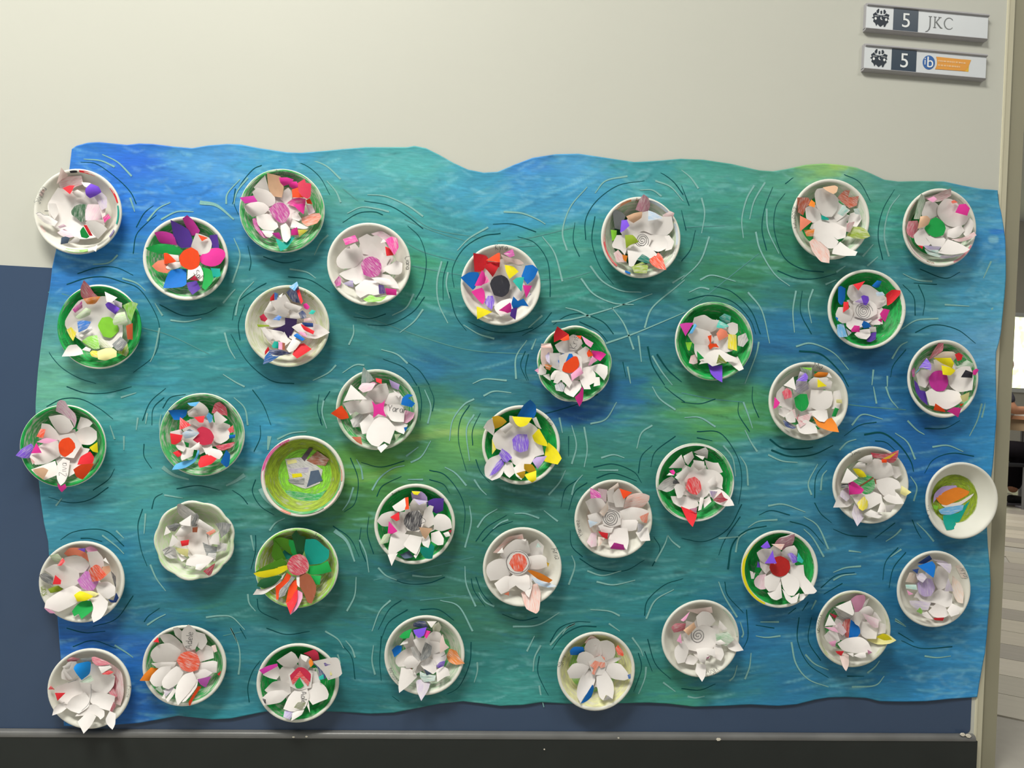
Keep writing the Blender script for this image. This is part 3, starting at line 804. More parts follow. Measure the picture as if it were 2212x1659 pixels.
# ------------------------------------------------------------------ chalk and pen ripple lines drawn on the mural
CROP = {'A': (0, 280), 'B': (740, 280), 'C': (1472, 280), 'D': (0, 835), 'E': (740, 835), 'F': (1472, 835), 'G': (0, 1300), 'H': (740, 1300), 'I': (1472, 1300)}
RIP = '''A
w 54,19 65,20 74,24;w 66,16 76,21 85,30;k 52,21 62,22 75,31 84,40 88,48;w 84,44 86,50 87,53;w 60,87 70,86 76,81;w 95,59 102,51 110,47;k 88,63 93,54 99,49;w 104,58 114,53 125,53;W 129,47 140,49 151,58;k 86,80 88,68 95,60 101,55;w 151,70 155,82 150,99;w 144,112 150,105 152,103;w 100,112 103,117 105,120;w 110,123 120,124 130,122;k 103,113 118,120 132,119 140,115;k 160,75 162,85 161,91
k 150,48 155,36 163,26 169,23;w 151,48 153,40 160,31;k 154,55 151,47 152,38;w 146,48 147,41 155,32;k 180,20 195,22 206,30 213,42;w 196,18 210,23 220,32;w 211,33 217,40 220,47;k 170,82 183,86 195,84;w 203,81 207,73 212,68;w 79,96 88,99 94,104;k 43,100 55,96 67,95 78,98 90,103 100,118 103,130 100,145 86,157;k 50,93 63,89 75,89 86,94;w 103,128 100,143 97,150;k 35,112 29,125 30,140 38,152 50,160 62,164
w 152,120 155,108 164,98;k 150,123 153,112 165,103 172,99;k 186,95 200,97 213,105;w 187,90 198,92 204,96;w 145,131 148,141 152,148;k 155,136 154,125 158,113;k 149,132 160,150 175,162 190,164;w 144,158 152,163 158,166;w 202,162 212,157 217,152;v 92,128 110,133 135,145;v 30,115 35,113;v 31,105 40,106 46,108
B
w 3,54 12,50 22,51 30,53;k 0,60 10,54 20,53 26,55;w 16,42 28,43 42,49 52,56;k 14,46 30,49 42,56 52,64;k 42,62 50,70 54,84 52,100 47,110;w 32,120 41,115 46,106;k 16,126 30,126 45,118 53,108;k 7,121 18,122 28,119;w 37,131 46,124 52,116;w 4,139 7,132 7,126
w 104,53 116,54 126,58 131,61;w 74,78 82,70 94,63;k 72,102 71,90 78,77 90,69 102,67;k 113,69 124,73 132,84 134,98 134,108;k 97,61 110,61 125,66;w 129,69 137,80 142,98;w 64,85 61,98 62,112 68,125;k 68,85 65,96 65,110;w 68,92 67,100 69,109;k 69,105 73,120 80,130;k 81,124 95,130 110,131 123,128;w 78,126 88,132 98,135;w 120,128 129,120;k 116,133 128,126 135,118
w 145,78 142,66 147,50 158,37;w 163,41 170,33 184,30;w 192,39 200,39 206,43;w 202,33 212,37 220,46;k 157,71 157,58 164,46 178,36 195,33;k 192,27 203,27 213,33 220,42;k 163,56 161,72 166,88 175,100;k 150,60 149,72 153,82;w 160,88 168,98 180,104 193,105;w 154,96 162,106 175,112 188,113;w 195,128 200,115 215,102 221,97;w 213,99 221,94
k 136,126 145,120 155,119 168,124 175,132;w 144,115 152,117 160,121;w 174,115 182,126 188,142;w 135,124 150,122 175,115 200,106;w 170,138 190,131 221,118;k 153,124 165,130 172,138;w 119,136 112,147 112,161;w 125,135 122,142;k 118,143 115,152 119,162;k 120,145 118,155 120,162;w 191,133 193,150;w 184,153 186,164;k 181,150 183,160;K 197,140 200,152 208,165;K 203,145 210,155 219,163;w 200,146 206,156 213,165
w 25,142 35,145 42,151;k 26,148 40,154 48,165;k 42,150 50,156 56,165;w 0,157 8,152 14,152;w 84,164 92,161 106,162;v 8,118 40,130 80,142 120,145;v 45,88 60,91 77,94;v 30,65 50,78 75,85;v 40,58 60,66 80,72;v 128,97 145,96 160,92;v 100,72 120,70 150,63;v 40,52 58,64 90,70;v 102,76 125,75;v 0,38 10,46
C
w 40,70 39,58 42,45 47,36;w 44,58 47,46 54,34;w 13,44 15,54 13,67;k 55,78 52,64 54,50 59,37;w 48,66 51,78 60,93 70,101;w 55,51 56,65 63,80;k 67,35 76,29 92,26;k 105,29 115,34 122,46;k 67,41 61,50 60,65 66,82 78,90 92,92;k 62,91 75,96 88,96 100,93;w 100,92 106,88;w 93,100 100,97;w 117,82 124,74;w 120,88 127,82;w 0,97 12,85 18,69;w 12,97 20,94 35,98;w 5,105 12,102 18,103;v 3,118 20,104 50,80;w 43,105 52,117 57,138;k 21,101 33,105 45,117 51,132;k 4,110 18,107 33,111 44,122 48,132;w 50,137 48,146 41,164;k 42,146 36,156;w 73,131 72,117 74,104;w 84,125 82,113 85,103;k 78,104 77,118 84,132;w 74,140 84,138 98,144 108,155;K 76,143 90,145 102,156 108,166
k 143,100 150,108 151,120;k 153,100 157,110 156,120;k 130,84 127,68 130,52 138,38;w 134,82 131,68 134,52 141,42;w 143,93 152,97 162,98;k 154,90 170,96 180,92;k 150,99 165,100;w 142,129 152,123 166,122;k 151,131 163,126 178,129 190,138;w 136,148 141,140 146,137;k 145,142 137,152 135,160;w 124,155 123,165;w 133,159 133,166;w 170,113 186,114;w 200,116 206,113;w 195,96 200,85;v 2,63 28,62;k 0,36 5,49;k 0,52 3,65;k 0,85 6,77 9,65;w 0,26 6,31 11,38
D
k 30,13 40,8 52,8 64,14 73,21;w 71,25 73,31 74,34;k 60,67 70,60 74,53;k 30,71 45,75 58,73 70,65;w 36,77 40,72;k 43,0 55,4 70,4 85,0;w 78,7 88,4;w 89,20 88,28;w 95,17 94,24;w 80,32 80,41;k 93,37 93,45 98,53;k 92,22 97,10 107,1;k 98,25 99,14 106,7;k 105,14 110,7 120,5;w 104,18 103,25 104,31;w 151,7 158,14 160,25;k 163,2 170,12 175,25;W 105,52 112,57 122,60;W 158,57 152,61 146,64;k 114,66 128,64 142,67;k 98,79 100,72 105,69;k 150,67 156,71 160,76;w 106,70 118,72;W 174,32 173,41;w 179,34 188,30 198,29;W 168,66 171,72 176,77;k 165,60 163,68 168,77 177,83;k 168,25 168,33 164,42
k 39,99 47,94 60,92 70,94 80,103;k 52,98 58,98 66,100;w 66,96 75,103 80,108;w 75,93 80,98;k 92,79 89,90 91,105 95,116;w 94,82 93,95;w 97,115 101,124 107,132;k 165,96 165,106 162,118;w 160,134 161,140 165,145;k 166,137 168,145 180,151;w 162,96 164,106;k 93,152 96,148 103,143;w 95,154 101,150 107,147;w 133,149 142,148 150,149 158,157;w 149,156 153,165;k 155,156 159,163;k 213,3 208,12 207,24;w 209,9 208,17 211,27;k 206,5 205,15 208,25;w 174,93 178,88 184,85;W 216,93 224,100 229,113;k 215,90 226,98 232,110;w 230,123 229,135 224,145;k 60,155 75,150 86,135
E
k 49,0 51,10 50,22;w 53,2 57,13 55,24;k 56,0 59,8 58,16;w 69,35 71,22 78,12 85,8;w 91,6 98,3 109,4;w 85,18 80,28 82,48;k 82,12 76,22 75,36 80,55;k 89,17 84,28 84,38;k 86,47 89,55 95,62;w 85,60 89,66 93,70;w 66,52 73,56 80,64;w 44,49 51,45 57,35;w 41,45 49,39;k 12,49 25,52 40,48;k 5,46 10,60 8,75 1,81;w 9,47 12,53 13,60;w 7,65 4,74 0,80;w 19,67 24,59 32,53 40,51;k 22,71 26,64 38,58;w 42,60 52,60;k 56,54 66,57 75,68 79,80 78,95;k 56,60 65,63 69,69;w 82,77 83,88 79,104;w 111,82 118,82 127,85;w 130,80 135,84 139,87;w 87,91 92,84 100,79;w 97,92 102,88 107,86;k 86,100 93,91 106,83;k 90,100 99,91 110,87;k 12,91 11,102 15,113;k 17,84 16,95 20,108
w 23,117 28,122 35,125;w 45,122 55,123 64,122;k 26,121 40,127 55,127 66,123;w 11,99 15,108 17,120;k 83,124 85,132 92,142;k 86,123 90,133 98,142;w 88,133 92,139 98,142;w 79,116 80,128 86,142;k 103,147 115,151 126,149;w 110,155 126,154 140,146;w 148,109 150,116 146,128;k 147,93 148,103 155,110;w 158,119 168,122 180,119;w 164,126 175,128 189,125;k 153,111 165,118 182,119 195,112;k 201,97 205,105 200,116;w 165,54 178,54;k 162,52 175,50 188,55 193,62;k 164,59 175,56 190,61;w 148,70 150,63 155,57;k 141,78 144,66 152,60;k 146,80 150,68 158,62;w 160,24 170,21 177,10;w 133,70 140,62 144,54;w 148,25 151,38 148,50;w 156,26 158,40 156,52;k 146,32 146,45;w 167,46 175,44 182,46;w 190,40 193,30 200,25;k 191,56 193,45 200,38;k 199,52 202,42 215,32;w 140,20 142,30;w 202,113 208,102 210,96;w 210,96 213,100 218,104;k 195,148 197,138 208,128 220,124;w 196,150 202,138 214,131;w 160,144 172,145 179,148;w 63,138 75,142 84,158;k 50,144 62,144 72,151;w 19,158 24,145 31,138;k 23,157 30,144 38,138;k 25,163 30,152 42,144;w 142,160 145,156 150,153;w 200,0 205,8 215,15;k 208,0 214,5 221,10;k 110,13 125,18 150,12 165,5;v 20,125 50,118 85,110;v 50,138 80,135
F
w 40,10 43,18 46,27;w 41,28 45,36 49,42;w 2,20 12,20 22,26;k 37,10 37,18 44,29;k 46,0 46,10 50,20;w 124,0 126,11;w 132,0 135,8 140,14;K 57,34 66,40 80,40 85,39;K 58,41 70,45 85,44 98,38;w 56,44 65,48 75,49;w 110,25 117,18 130,21;k 105,32 115,25 126,23;w 146,22 152,28 157,31;k 157,27 170,27 180,22;w 194,11 191,22 186,32;K 118,31 130,30 141,38 148,48 150,55;w 138,30 146,36 151,47;k 125,35 132,36 138,41;w 102,41 107,36 113,34;w 162,39 172,38 182,42;k 157,56 163,47 175,43 189,45;w 84,70 82,62 88,50;k 86,72 87,58 94,48;w 90,67 91,58 94,54;k 86,75 90,82 97,88;k 98,92 108,96 120,97;w 132,100 138,96 142,92;k 125,98 138,88;w 148,58 152,65 150,74;k 149,86 152,93 155,98;w 152,88 158,94 163,100;w 43,91 50,87 62,86;w 38,45 42,52 43,64;w 27,38 33,46 35,58;k 10,29 25,30 36,45 39,60 37,76;k 10,33 20,35;k 24,109 28,99 38,84;K 30,118 33,102 42,93 55,90;k 50,83 58,80 70,83;w 56,77 66,76 80,81;w 79,84 88,90 95,105;k 70,87 82,91 92,102;w 79,92 85,98 92,110;w 35,107 37,98 42,94;w 24,98 37,97;k 28,126 30,135 40,146;w 24,126 28,136 36,149;w 108,106 116,107;k 130,125 132,113 140,104;w 135,110 142,105;k 134,130 137,117 145,107;w 98,120 106,117 116,116;k 90,130 100,122 112,120;w 98,125 104,122 113,121;k 92,134 104,127;w 138,150 144,154;k 69,147 74,143;w 84,144 87,138;k 78,145 82,139;k 0,98 15,100 30,92 39,76;w 197,8 194,20;v 0,4 20,8 40,10;v 95,10 120,13 145,15;k 0,10 12,11 22,8
G
k 47,29 60,25 75,30;w 74,28 82,33 86,36;w 210,19 218,24 222,30;k 161,65 160,55 163,45 168,38;k 172,17 185,21 200,19;w 218,34 220,40;w 149,17 154,28 155,38 154,47;v 144,22 157,19;k 43,17 55,20 68,19
H
w 20,28 19,38 21,47;w 87,39 87,45 85,52;k 83,26 82,40 75,55 64,61;k 32,61 40,66 52,67;k 25,22 24,38 25,51;w 128,28 124,36 123,45;k 127,35 126,45 130,55 135,64;w 127,54 128,60 130,68;w 134,28 143,18 150,14;k 135,31 142,22 153,16 164,16;k 134,26 140,17 150,13 160,13;w 172,14 179,19;w 187,23 192,30 194,35;w 196,42 195,50 190,62;k 191,33 193,43 188,58;k 197,24 202,40 212,50;k 195,32 200,45;w 207,52 215,58;w 119,32 124,22;w 2,25 6,30 8,36;k 0,28 6,36 8,50
I
w 38,13 40,20 39,23;w 45,33 44,42 41,50;w 36,41 34,48 31,51;k 42,5 43,22 40,30;w 4,61 9,62 15,61;k 0,56 12,57 22,53;w 71,26 74,40 82,50 95,55;w 80,34 86,40 95,44;k 76,10 75,25 82,40 95,49;k 84,10 82,25 90,38;w 120,46 125,42 128,38;w 110,55 125,54 131,48;k 107,48 118,48;w 138,12 145,16;w 157,35 165,36 174,35;k 142,25 155,30 175,29;k 140,20 150,26;w 51,13 63,13;w 48,22 55,23 64,22;k 48,15 60,17'''


def catmull(pts, n=6, closed=False):
    pts = np.asarray(pts, float)
    m = len(pts)
    out = []
    rng = range(m) if closed else range(m - 1)
    for i in rng:
        if closed:
            p0, p1, p2, p3 = pts[(i - 1) % m], pts[i], pts[(i + 1) % m], pts[(i + 2) % m]
        else:
            p1, p2 = pts[i], pts[i + 1]
            p0 = pts[i - 1] if i > 0 else 2 * p1 - p2
            p3 = pts[i + 2] if i + 2 < m else 2 * p2 - p1
        for k in range(n):
            t_ = k / n
            out.append(0.5 * ((2 * p1) + (-p0 + p2) * t_ + (2 * p0 - 5 * p1 + 4 * p2 - p3) * t_ * t_ + (-p0 + 3 * p1 - 3 * p2 + p3) * t_ ** 3))
    if not closed:
        out.append(pts[-1])
    return np.array(out)


def ribbon_pts(pl, w0, w1):
    d = np.gradient(pl, axis=0)
    d /= np.maximum(np.hypot(d[:, 0], d[:, 1]), 1e-9)[:, None]
    nrm = np.stack([-d[:, 1], d[:, 0]], -1)
    ww = np.linspace(w0, w1, len(pl))[:, None] / 2
    return pl + nrm * ww, pl - nrm * ww


rib = {'w': ([], []), 'k': ([], []), 'v': ([], [])}
cur = None
for line in RIP.split('\n'):
    if line in CROP:
        cur = CROP[line]
        continue
    for it in line.split(';'):
        kk, *pp = it.split()
        pts = np.array([[cur[0] + float(p.split(',')[0]) * 3.345, cur[1] + float(p.split(',')[1]) * 3.345] for p in pp])
        pl = catmull(pts, 7)
        w0, w1 = {'w': (4.0, 1.8), 'W': (9, 3.2), 'k': (2.0, 1.0), 'K': (4.0, 1.6), 'v': (2.2, 1.6)}[kk]
        if RNG.random() < 0.4 and kk in 'wk':
            w0, w1 = w1, w0
        a, b = ribbon_pts(pl, w0, w1)
        V, Fc = rib[kk.lower()]
        k0 = len(V)
        off = {'w': 0.0030, 'k': 0.0028, 'v': 0.0026}[kk.lower()]
        for q in np.stack([a, b], 1).reshape(-1, 2):
            V.append(at(q[0], q[1], off) - MURAL_C)
        Fc += [(k0 + 2 * i, k0 + 2 * i + 1, k0 + 2 * i + 3, k0 + 2 * i + 2) for i in range(len(pl) - 1)]


def chalk(name, c, soft):
    t = NT(name)
    f = t.noise(t.coord(), 260, 3, 0.7)
    cc = t.mix(f, tuple(x * 0.72 for x in c), c)
    return t.done(cc, 0.8, 0.1)


for kk, nm, c in (('w', 'white_ripple_line', (0.30, 0.60, 0.56)), ('v', 'pale_ripple_line', (0.13, 0.38, 0.37)), ('k', 'dark_ripple_line', (0.006, 0.10, 0.11))):
    o = mesh_obj(nm, rib[kk][0], rib[kk][1], chalk(nm, c, 0), mur)
    o['kind'] = 'stuff'
# ------------------------------------------------------------------ stroke lettering
GLY = {
    'A': '0,0 .3,1 .6,0|.12,.38 .48,.38', 'B': '0,0 0,1 .4,.95 .45,.7 .05,.52 .5,.4 .5,.1 0,0', 'C': '.55,.85 .3,1 .05,.7 .05,.3 .3,0 .55,.15', 'D': '0,0 0,1 .4,.85 .55,.5 .4,.12 0,0',
    'E': '.5,1 0,1 0,0 .5,0|0,.5 .4,.5', 'F': '0,0 0,1 .5,1|0,.55 .4,.55', 'I': '.1,0 .1,1', 'J': '.1,1 .6,1|.4,1 .4,.15 .2,0 0,.15', 'K': '0,0 0,1|.5,1 0,.45 .55,0', 'L': '0,1 0,0 .45,0',
    'M': '0,0 0,1 .35,.4 .7,1 .7,0', 'N': '0,0 0,1 .5,0 .5,1', 'P': '0,0 0,1 .45,.9 .45,.6 0,.5', 'R': '0,0 0,1 .45,.9 .45,.6 0,.5 .5,0', 'S': '.5,.88 .25,1 .05,.78 .45,.4 .3,.02 0,.12',
    'T': '0,1 .6,1|.3,1 .3,0', 'U': '0,1 .02,.2 .25,0 .48,.2 .5,1', 'V': '0,1 .28,0 .56,1', 'Y': '0,1 .28,.5 .56,1|.28,.5 .28,0', 'Z': '0,1 .5,1 0,0 .5,0', 'X': '0,0 .5,1|0,1 .5,0',
    'a': '.4,.55 .15,.6 .02,.3 .15,.02 .38,.15 .42,.6 .45,0', 'b': '0,1 0,0|0,.4 .25,.6 .42,.3 .25,0 0,.12', 'c': '.4,.5 .18,.6 .02,.3 .18,0 .4,.1', 'd': '.42,.5 .15,.6 .02,.3 .15,0 .42,.15|.42,1 .45,0',
    'e': '.03,.32 .4,.36 .3,.6 .08,.5 .03,.2 .2,0 .42,.1', 'h': '0,1 0,0|0,.4 .22,.6 .38,.42 .38,0', 'i': '.08,.6 .08,0|.08,.8 .1,.84', 'j': '.2,.6 .2,-.2 0,-.25|.2,.8 .22,.84', 'l': '.05,1 .05,0',
    'm': '0,0 0,.6|0,.4 .18,.6 .28,.4 .28,0|.28,.4 .46,.6 .56,.4 .56,0', 'n': '0,0 0,.6|0,.4 .22,.6 .38,.4 .38,0', 'o': '.2,.6 .02,.3 .2,0 .4,.3 .2,.6', 'p': '0,.6 0,-.3|0,.45 .25,.6 .4,.3 .25,0 0,.1',
    'r': '0,0 0,.6|0,.35 .18,.58 .34,.55', 's': '.35,.52 .15,.6 .05,.42 .35,.18 .2,0 0,.08', 't': '.15,.95 .15,.08 .32,0|0,.65 .32,.65', 'u': '0,.6 .03,.1 .2,0 .38,.2|.38,.6 .4,0',
    'v': '0,.6 .2,0 .4,.6', 'w': '0,.6 .12,0 .28,.5 .44,0 .56,.6', 'x': '0,0 .4,.6|0,.6 .4,0', 'y': '0,.6 .2,.05|.42,.6 .1,-.35', 'z': '0,.6 .38,.6 0,0 .4,0', 'k': '0,1 0,0|.35,.6 0,.28 .38,0', ' ': '', '.': '.1,0 .14,.06',
}
GW = {c: (max([float(p.split(',')[0]) for s in g.split('|') for p in s.split()] or [0.3]) + 0.17) for c, g in GLY.items()}


def text_lines(s):
    x = 0
    out = []
    for c in s:
        g = GLY.get(c, GLY['o'])
        for st in g.split('|'):
            if st:
                out.append(np.array([[x + float(p.split(',')[0]), float(p.split(',')[1])] for p in st.split()]))
        x += GW.get(c, 0.5)
    return out, x


# ------------------------------------------------------------------ plates
PLATE_PROF = [(0.0, 0.0006), (0.60, 0.0006), (0.65, 0.003), (0.90, 0.0235), (0.985, 0.0262), (1.0, 0.028), (0.998, 0.0302), (0.975, 0.0318), (0.94, 0.0312),
              (0.915, 0.0295), (0.885, 0.0262), (0.66, 0.0058), (0.61, 0.0040), (0.0, 0.0036)]
PR = np.array([[.0, .0036], [.61, .0040], [.66, .0058], [.885, .0262], [.915, .0295], [.94, .0312], [.975, .0318], [1.0, .030], [1.3, .030]])


def plate_z(r):
    return np.interp(r, PR[:, 0], PR[:, 1])


def cup(r):
    return 0.0090 + 0.0270 * np.clip(r, 0, 1.6) ** 1.5


def plate_mat(idx, spec, R):
    """spec: base,wall,rim palette codes with coverage digits"""
    t = NT('plate_%02d' % idx)
    co = t.n('ShaderNodeSeparateXYZ')
    t.l(t.coord(), co.inputs[0])
    x, z = co.outputs[0], co.outputs[2]
    r = t.math('DIVIDE', t.math('SQRT', t.math('ADD', t.math('MULTIPLY', x, x), t.math('MULTIPLY', z, z))), R)
    a = t.math('ARCTAN2', z, x)
    cb = t.n('ShaderNodeCombineXYZ')
    t.l(t.math('MULTIPLY', a, 3.2), cb.inputs[0])
    t.l(t.math('MULTIPLY', r, 34.0), cb.inputs[1])
    cb.inputs[2].default_value = idx * 3.7
    streak = t.noise(cb.outputs[0], 1.0, 3, 0.6)
    blob = t.noise(t.coord(), 38.0, 2)
    rj = t.math('ADD', r, t.math('MULTIPLY', t.math('SUBTRACT', streak, 0.5), 0.05))
    white = (0.83, 0.815, 0.73)
    zones = []
    for code in spec:
        b = code.rstrip('0123456789')
        lev = code[len(b):]
        if b == 'w':
            zones.append(t.mix(blob, (0.80, 0.785, 0.69), (0.86, 0.85, 0.77)))
            continue
        col = hx(PAL[b], GAIN)
        v = t.math('ADD', t.math('MULTIPLY', streak, 0.7), t.math('MULTIPLY', blob, 0.3))
        lo, hi, k0, k1 = {'': (.32, .46, .70, .30), '2': (.38, .56, .35, .6), '3': (.42, .66, .12, .42)}[lev]
        m = t.math('MULTIPLY_ADD', t.smooth(v, lo, hi), k1, k0)
        sh = t.mix(t.smooth(streak, .35, .65), tuple(q * 0.66 for q in col), tuple(min(q * 1.2, .9) for q in col))
        zones.append(t.mix(m, white, sh))
    c = t.mix(t.smooth(rj, 0.635, 0.66), zones[0], zones[1])
    c = t.mix(t.smooth(rj, 0.905, 0.925), c, zones[2])
    c = t.mix(t.smooth(r, 0.978, 0.984), c, white) if spec[2] != 'w' else c
    return t.done(c, 0.5, 0.35)


def outline(pts):
    """closed outline with soft sides and sharp tips"""
    pts = np.asarray(pts, float)
    m = len(pts)
    out = []
    corner = []
    for i in range(m):
        a, b = pts[i] - pts[i - 1], pts[(i + 1) % m] - pts[i]
        ca_ = np.dot(a, b) / max(np.hypot(*a) * np.hypot(*b), 1e-9)
        corner.append(ca_ < 0.60)
    for i in range(m):
        p1, p2 = pts[i], pts[(i + 1) % m]
        t1 = (p2 - pts[i - 1]) / 2 if not corner[i] else (p2 - p1)
        t2 = (pts[(i + 2) % m] - p1) / 2 if not corner[(i + 1) % m] else (p2 - p1)
        L = np.hypot(*(p2 - p1))
        n = max(2, min(5, int(L / 4)))
        for k in range(n):
            s = k / n
            h = np.array([2 * s ** 3 - 3 * s ** 2 + 1, s ** 3 - 2 * s ** 2 + s, -2 * s ** 3 + 3 * s ** 2, s ** 3 - s ** 2])
            out.append(h[0] * p1 + h[1] * t1 * .75 + h[2] * p2 + h[3] * t2 * .75)
    return np.array(out)


def tri_fill(ol):
    mn, mx = ol.min(0), ol.max(0)
    step = max(2.6, max(mx - mn) / 6.0)
    ins = []
    n = len(ol)
    xs, ys = np.meshgrid(np.arange(mn[0] + step / 2, mx[0], step), np.arange(mn[1] + step / 2, mx[1], step))
    for p in np.stack([xs.ravel(), ys.ravel()], -1):
        inside = False
        d = 1e9
        for i in range(n):
            a, b = ol[i], ol[(i + 1) % n]
            if (a[1] > p[1]) != (b[1] > p[1]) and p[0] < (b[0] - a[0]) * (p[1] - a[1]) / (b[1] - a[1]) + a[0]:
                inside = not inside
            d = min(d, (a[0] - p[0]) ** 2 + (a[1] - p[1]) ** 2)
        if inside and d > (step * 0.45) ** 2:
            ins.append(p)
    vs = [Vector(p) for p in ol] + [Vector(p) for p in ins]
    r = delaunay_2d_cdt(vs, [], [list(range(n))], 1, 1e-4)
    return np.array([[v.x, v.y] for v in r[0]]), [tuple(f) for f in r[2]]


CR = 0.144666  # px of one crop unit / 10


class Lily:
    def __init__(self, idx, ox, oy, box4, spec, label, wob=0.0):
        self.idx = idx
        self.b4 = box4
        self.ox, self.oy = ox, oy
        x0, x1, y0, y1 = [q for q in box4]
        cx, cy = ox + (x0 + x1) / 2 * CR, oy + (y0 + y1) / 2 * CR
        self.c = at(cx, cy, 0.030)
        self.rx = 0.5 * (at(ox + x1 * CR, cy, .03) - at(ox + x0 * CR, cy, .03))[0]
        self.rz = 0.5 * (at(cx, oy + y0 * CR, .03) - at(cx, oy + y1 * CR, .03))[2]
        self.base = np.array([self.c[0], -0.0030, self.c[2]])
        self.e = empty('paper_lily', tuple(self.base), label, 'paper flower', 'paper plate water lilies on the pond mural')
        self.n = 0
        self.last = None
        self.wob = wob
        self.rng = random.Random(idx * 13 + 1)
        R = (self.rx + self.rz) / 2
        self.plate = self.make_plate(plate_mat(idx, spec, R))

    def make_plate(self, mat):
        SEG = 64
        vs, fs = [], []
        rows = []
        rng = np.random.default_rng(self.idx)
        ph = rng.uniform(0, 6.28, 6)
        for (r, z) in PLATE_PROF:
            if r == 0:
                rows.append([len(vs)])
                vs.append((0, -z, 0))
                continue
            row = []
            for k in range(SEG):
                a = 2 * PI * k / SEG
                w = self.wob * (abs(math.sin(a * 4.5 + ph[0])) - 0.5) * r ** 3 + 0.004 * math.sin(2 * a + ph[1]) * r + 0.003 * math.sin(3 * a + ph[2]) * r
                rr = r * (1 + w)
                zz = z * (1 + 0.05 * math.sin(2 * a + ph[3]) * r)
                row.append(len(vs))
                vs.append((rr * self.rx * math.cos(a), -zz, rr * self.rz * math.sin(a)))
            rows.append(row)
        for A, Bb in zip(rows[:-1], rows[1:]):
            for k in range(SEG):
                k2 = (k + 1) % SEG
                if len(A) == 1:
                    fs.append((A[0], Bb[k], Bb[k2]))
                elif len(Bb) == 1:
                    fs.append((A[k], Bb[0], A[k2]))
                else:
                    fs.append((A[k], Bb[k], Bb[k2], A[k2]))
        return mesh_obj('paper_plate', vs, fs, mat, self.e, True)

    # crop units -> wall coordinates relative to the plate centre, for heights h
    def place(self, q, h):
        px, py = self.ox + q[:, 0] * 10 * CR, self.oy + q[:, 1] * 10 * CR
        return at(px, py, np.asarray(h) - self.base[1]) - self.base

    def rad(self, q):
        p = self.place(q, np.full(len(q), 0.030))
        return np.hypot(p[:, 0] / self.rx, p[:, 2] / self.rz), p

    def poly(self, kind, code, pts):
        q, fs = tri_fill(outline(pts))
        if not fs:
            return
        r, p = self.rad(q)
        self.n += 1
        lift = self.n * 0.00062
        c2 = q.mean(0)
        d = q - c2
        ev, evec = np.linalg.eigh(np.cov(d.T) + np.eye(2) * 1e-6)
        ax, tr = evec[:, 1], evec[:, 0]
        uu_, vv_ = d @ ax, d @ tr
        half = max(np.abs(vv_).max(), 1e-3)
        mm = 0.0015 * 1.0
        if kind == 'd':
            h = plate_z(r) + 0.0004 + self.n * 0.00008
        elif kind == 'f':
            rm = r.max()
            h = cup(rm) + 0.0025 + 0.34 * (rm - r) * 0.09 + lift + 0.0012 * (1 - (vv_ / half) ** 2)
        elif kind == 'k':
            h = cup(r) + 0.0015 + lift + (0.62 * half * mm) * np.sqrt(np.clip(1.02 - (vv_ / half) ** 2, 0, 1))
        elif kind == 'c':
            h = np.full(len(r), cup(0.32)) + lift + 0.0012
        else:
            s = self.rng.choice((-1, 1, 1))
            bend = s * min(self.rng.uniform(0.18, 0.42) * half * mm, 0.0034) * (1 - (vv_ / half) ** 2)
            tip = self.rng.uniform(-0.10, 0.30) * 0.012 * np.clip(r - 0.55, 0, 1) ** 2 / 0.2
            span = max(q.max(0) - q.min(0))
            if span > 58:      # one cut sheet of several petals: valleys between them
                th = np.arctan2(p[:, 2], p[:, 0])
                bend = 0.0052 * np.clip(r, 0, 1) * (np.abs(np.sin(3 * th + self.idx)) - 0.6)
            h = cup(r) + lift + bend + tip
            h = np.maximum(h, plate_z(r) + 0.0012)
        self.lq, self.lh = q, h
        p3 = self.place(q, h)
        nm = {'p': 'petal', 'f': 'curled_tip', 'k': 'rolled_tip', 'c': 'flower_center', 'd': 'crayon_drawing'}[kind]
        par = self.e
        if kind in 'fk' and self.last is not None:
            par = self.last
        if kind == 'd':
            par = self.plate
        me = bpy.data.meshes.new(nm)
        me.from_pydata([tuple(map(float, v)) for v in p3], [], fs)
        # faces towards the viewer
        if len(me.polygons) and sum(pl.normal.y * pl.area for pl in me.polygons) > 0:
            me.flip_normals()
        me.polygons.foreach_set('use_smooth', [True] * len(me.polygons))
        uvl = me.uv_layers.new(name='UVMap')
        li = np.zeros(len(me.loops), int)
        me.loops.foreach_get('vertex_index', li)
        uvs = np.stack([uu_ * mm + self.idx * 0.31 + self.n * 0.07, vv_ * mm], -1)[li]
        uvl.data.foreach_set('uv', uvs.astype(np.float32).ravel())
        me.materials.append(paper_mat(code))
        o = bpy.data.objects.new(nm, me)
        link(o, par)
        if kind == 'p' or (kind in 'fk' and self.last is None):
            self.last = o
        if kind == 'c':
            self.last = o
        return o

    def on_last(self, q):
        d = ((q[:, None, :] - self.lq[None]) ** 2).sum(-1) + 0.3
        k = np.argsort(d, 1)[:, :4]
        w = 1 / np.take_along_axis(d, k, 1)
        return (np.take_along_axis(np.broadcast_to(self.lh, d.shape), k, 1) * w).sum(1) / w.sum(1) + 0.0009

    def marks(self, name, lines, w, mat, hfun, parent):
        V, Fc = [], []
        for pl in lines:
            pl = np.asarray(pl, float)
            if len(pl) < 2:
                continue
            a, b = ribbon_pts(pl, w, w)
            q = np.stack([a, b], 1).reshape(-1, 2)
            p3 = self.place(q, hfun(q))
            k0 = len(V)
            V += list(p3)
            Fc += [(k0 + 2 * i, k0 + 2 * i + 1, k0 + 2 * i + 3, k0 + 2 * i + 2) for i in range(len(pl) - 1)]
        if V:
            mesh_obj(name, V, Fc, mat, parent)

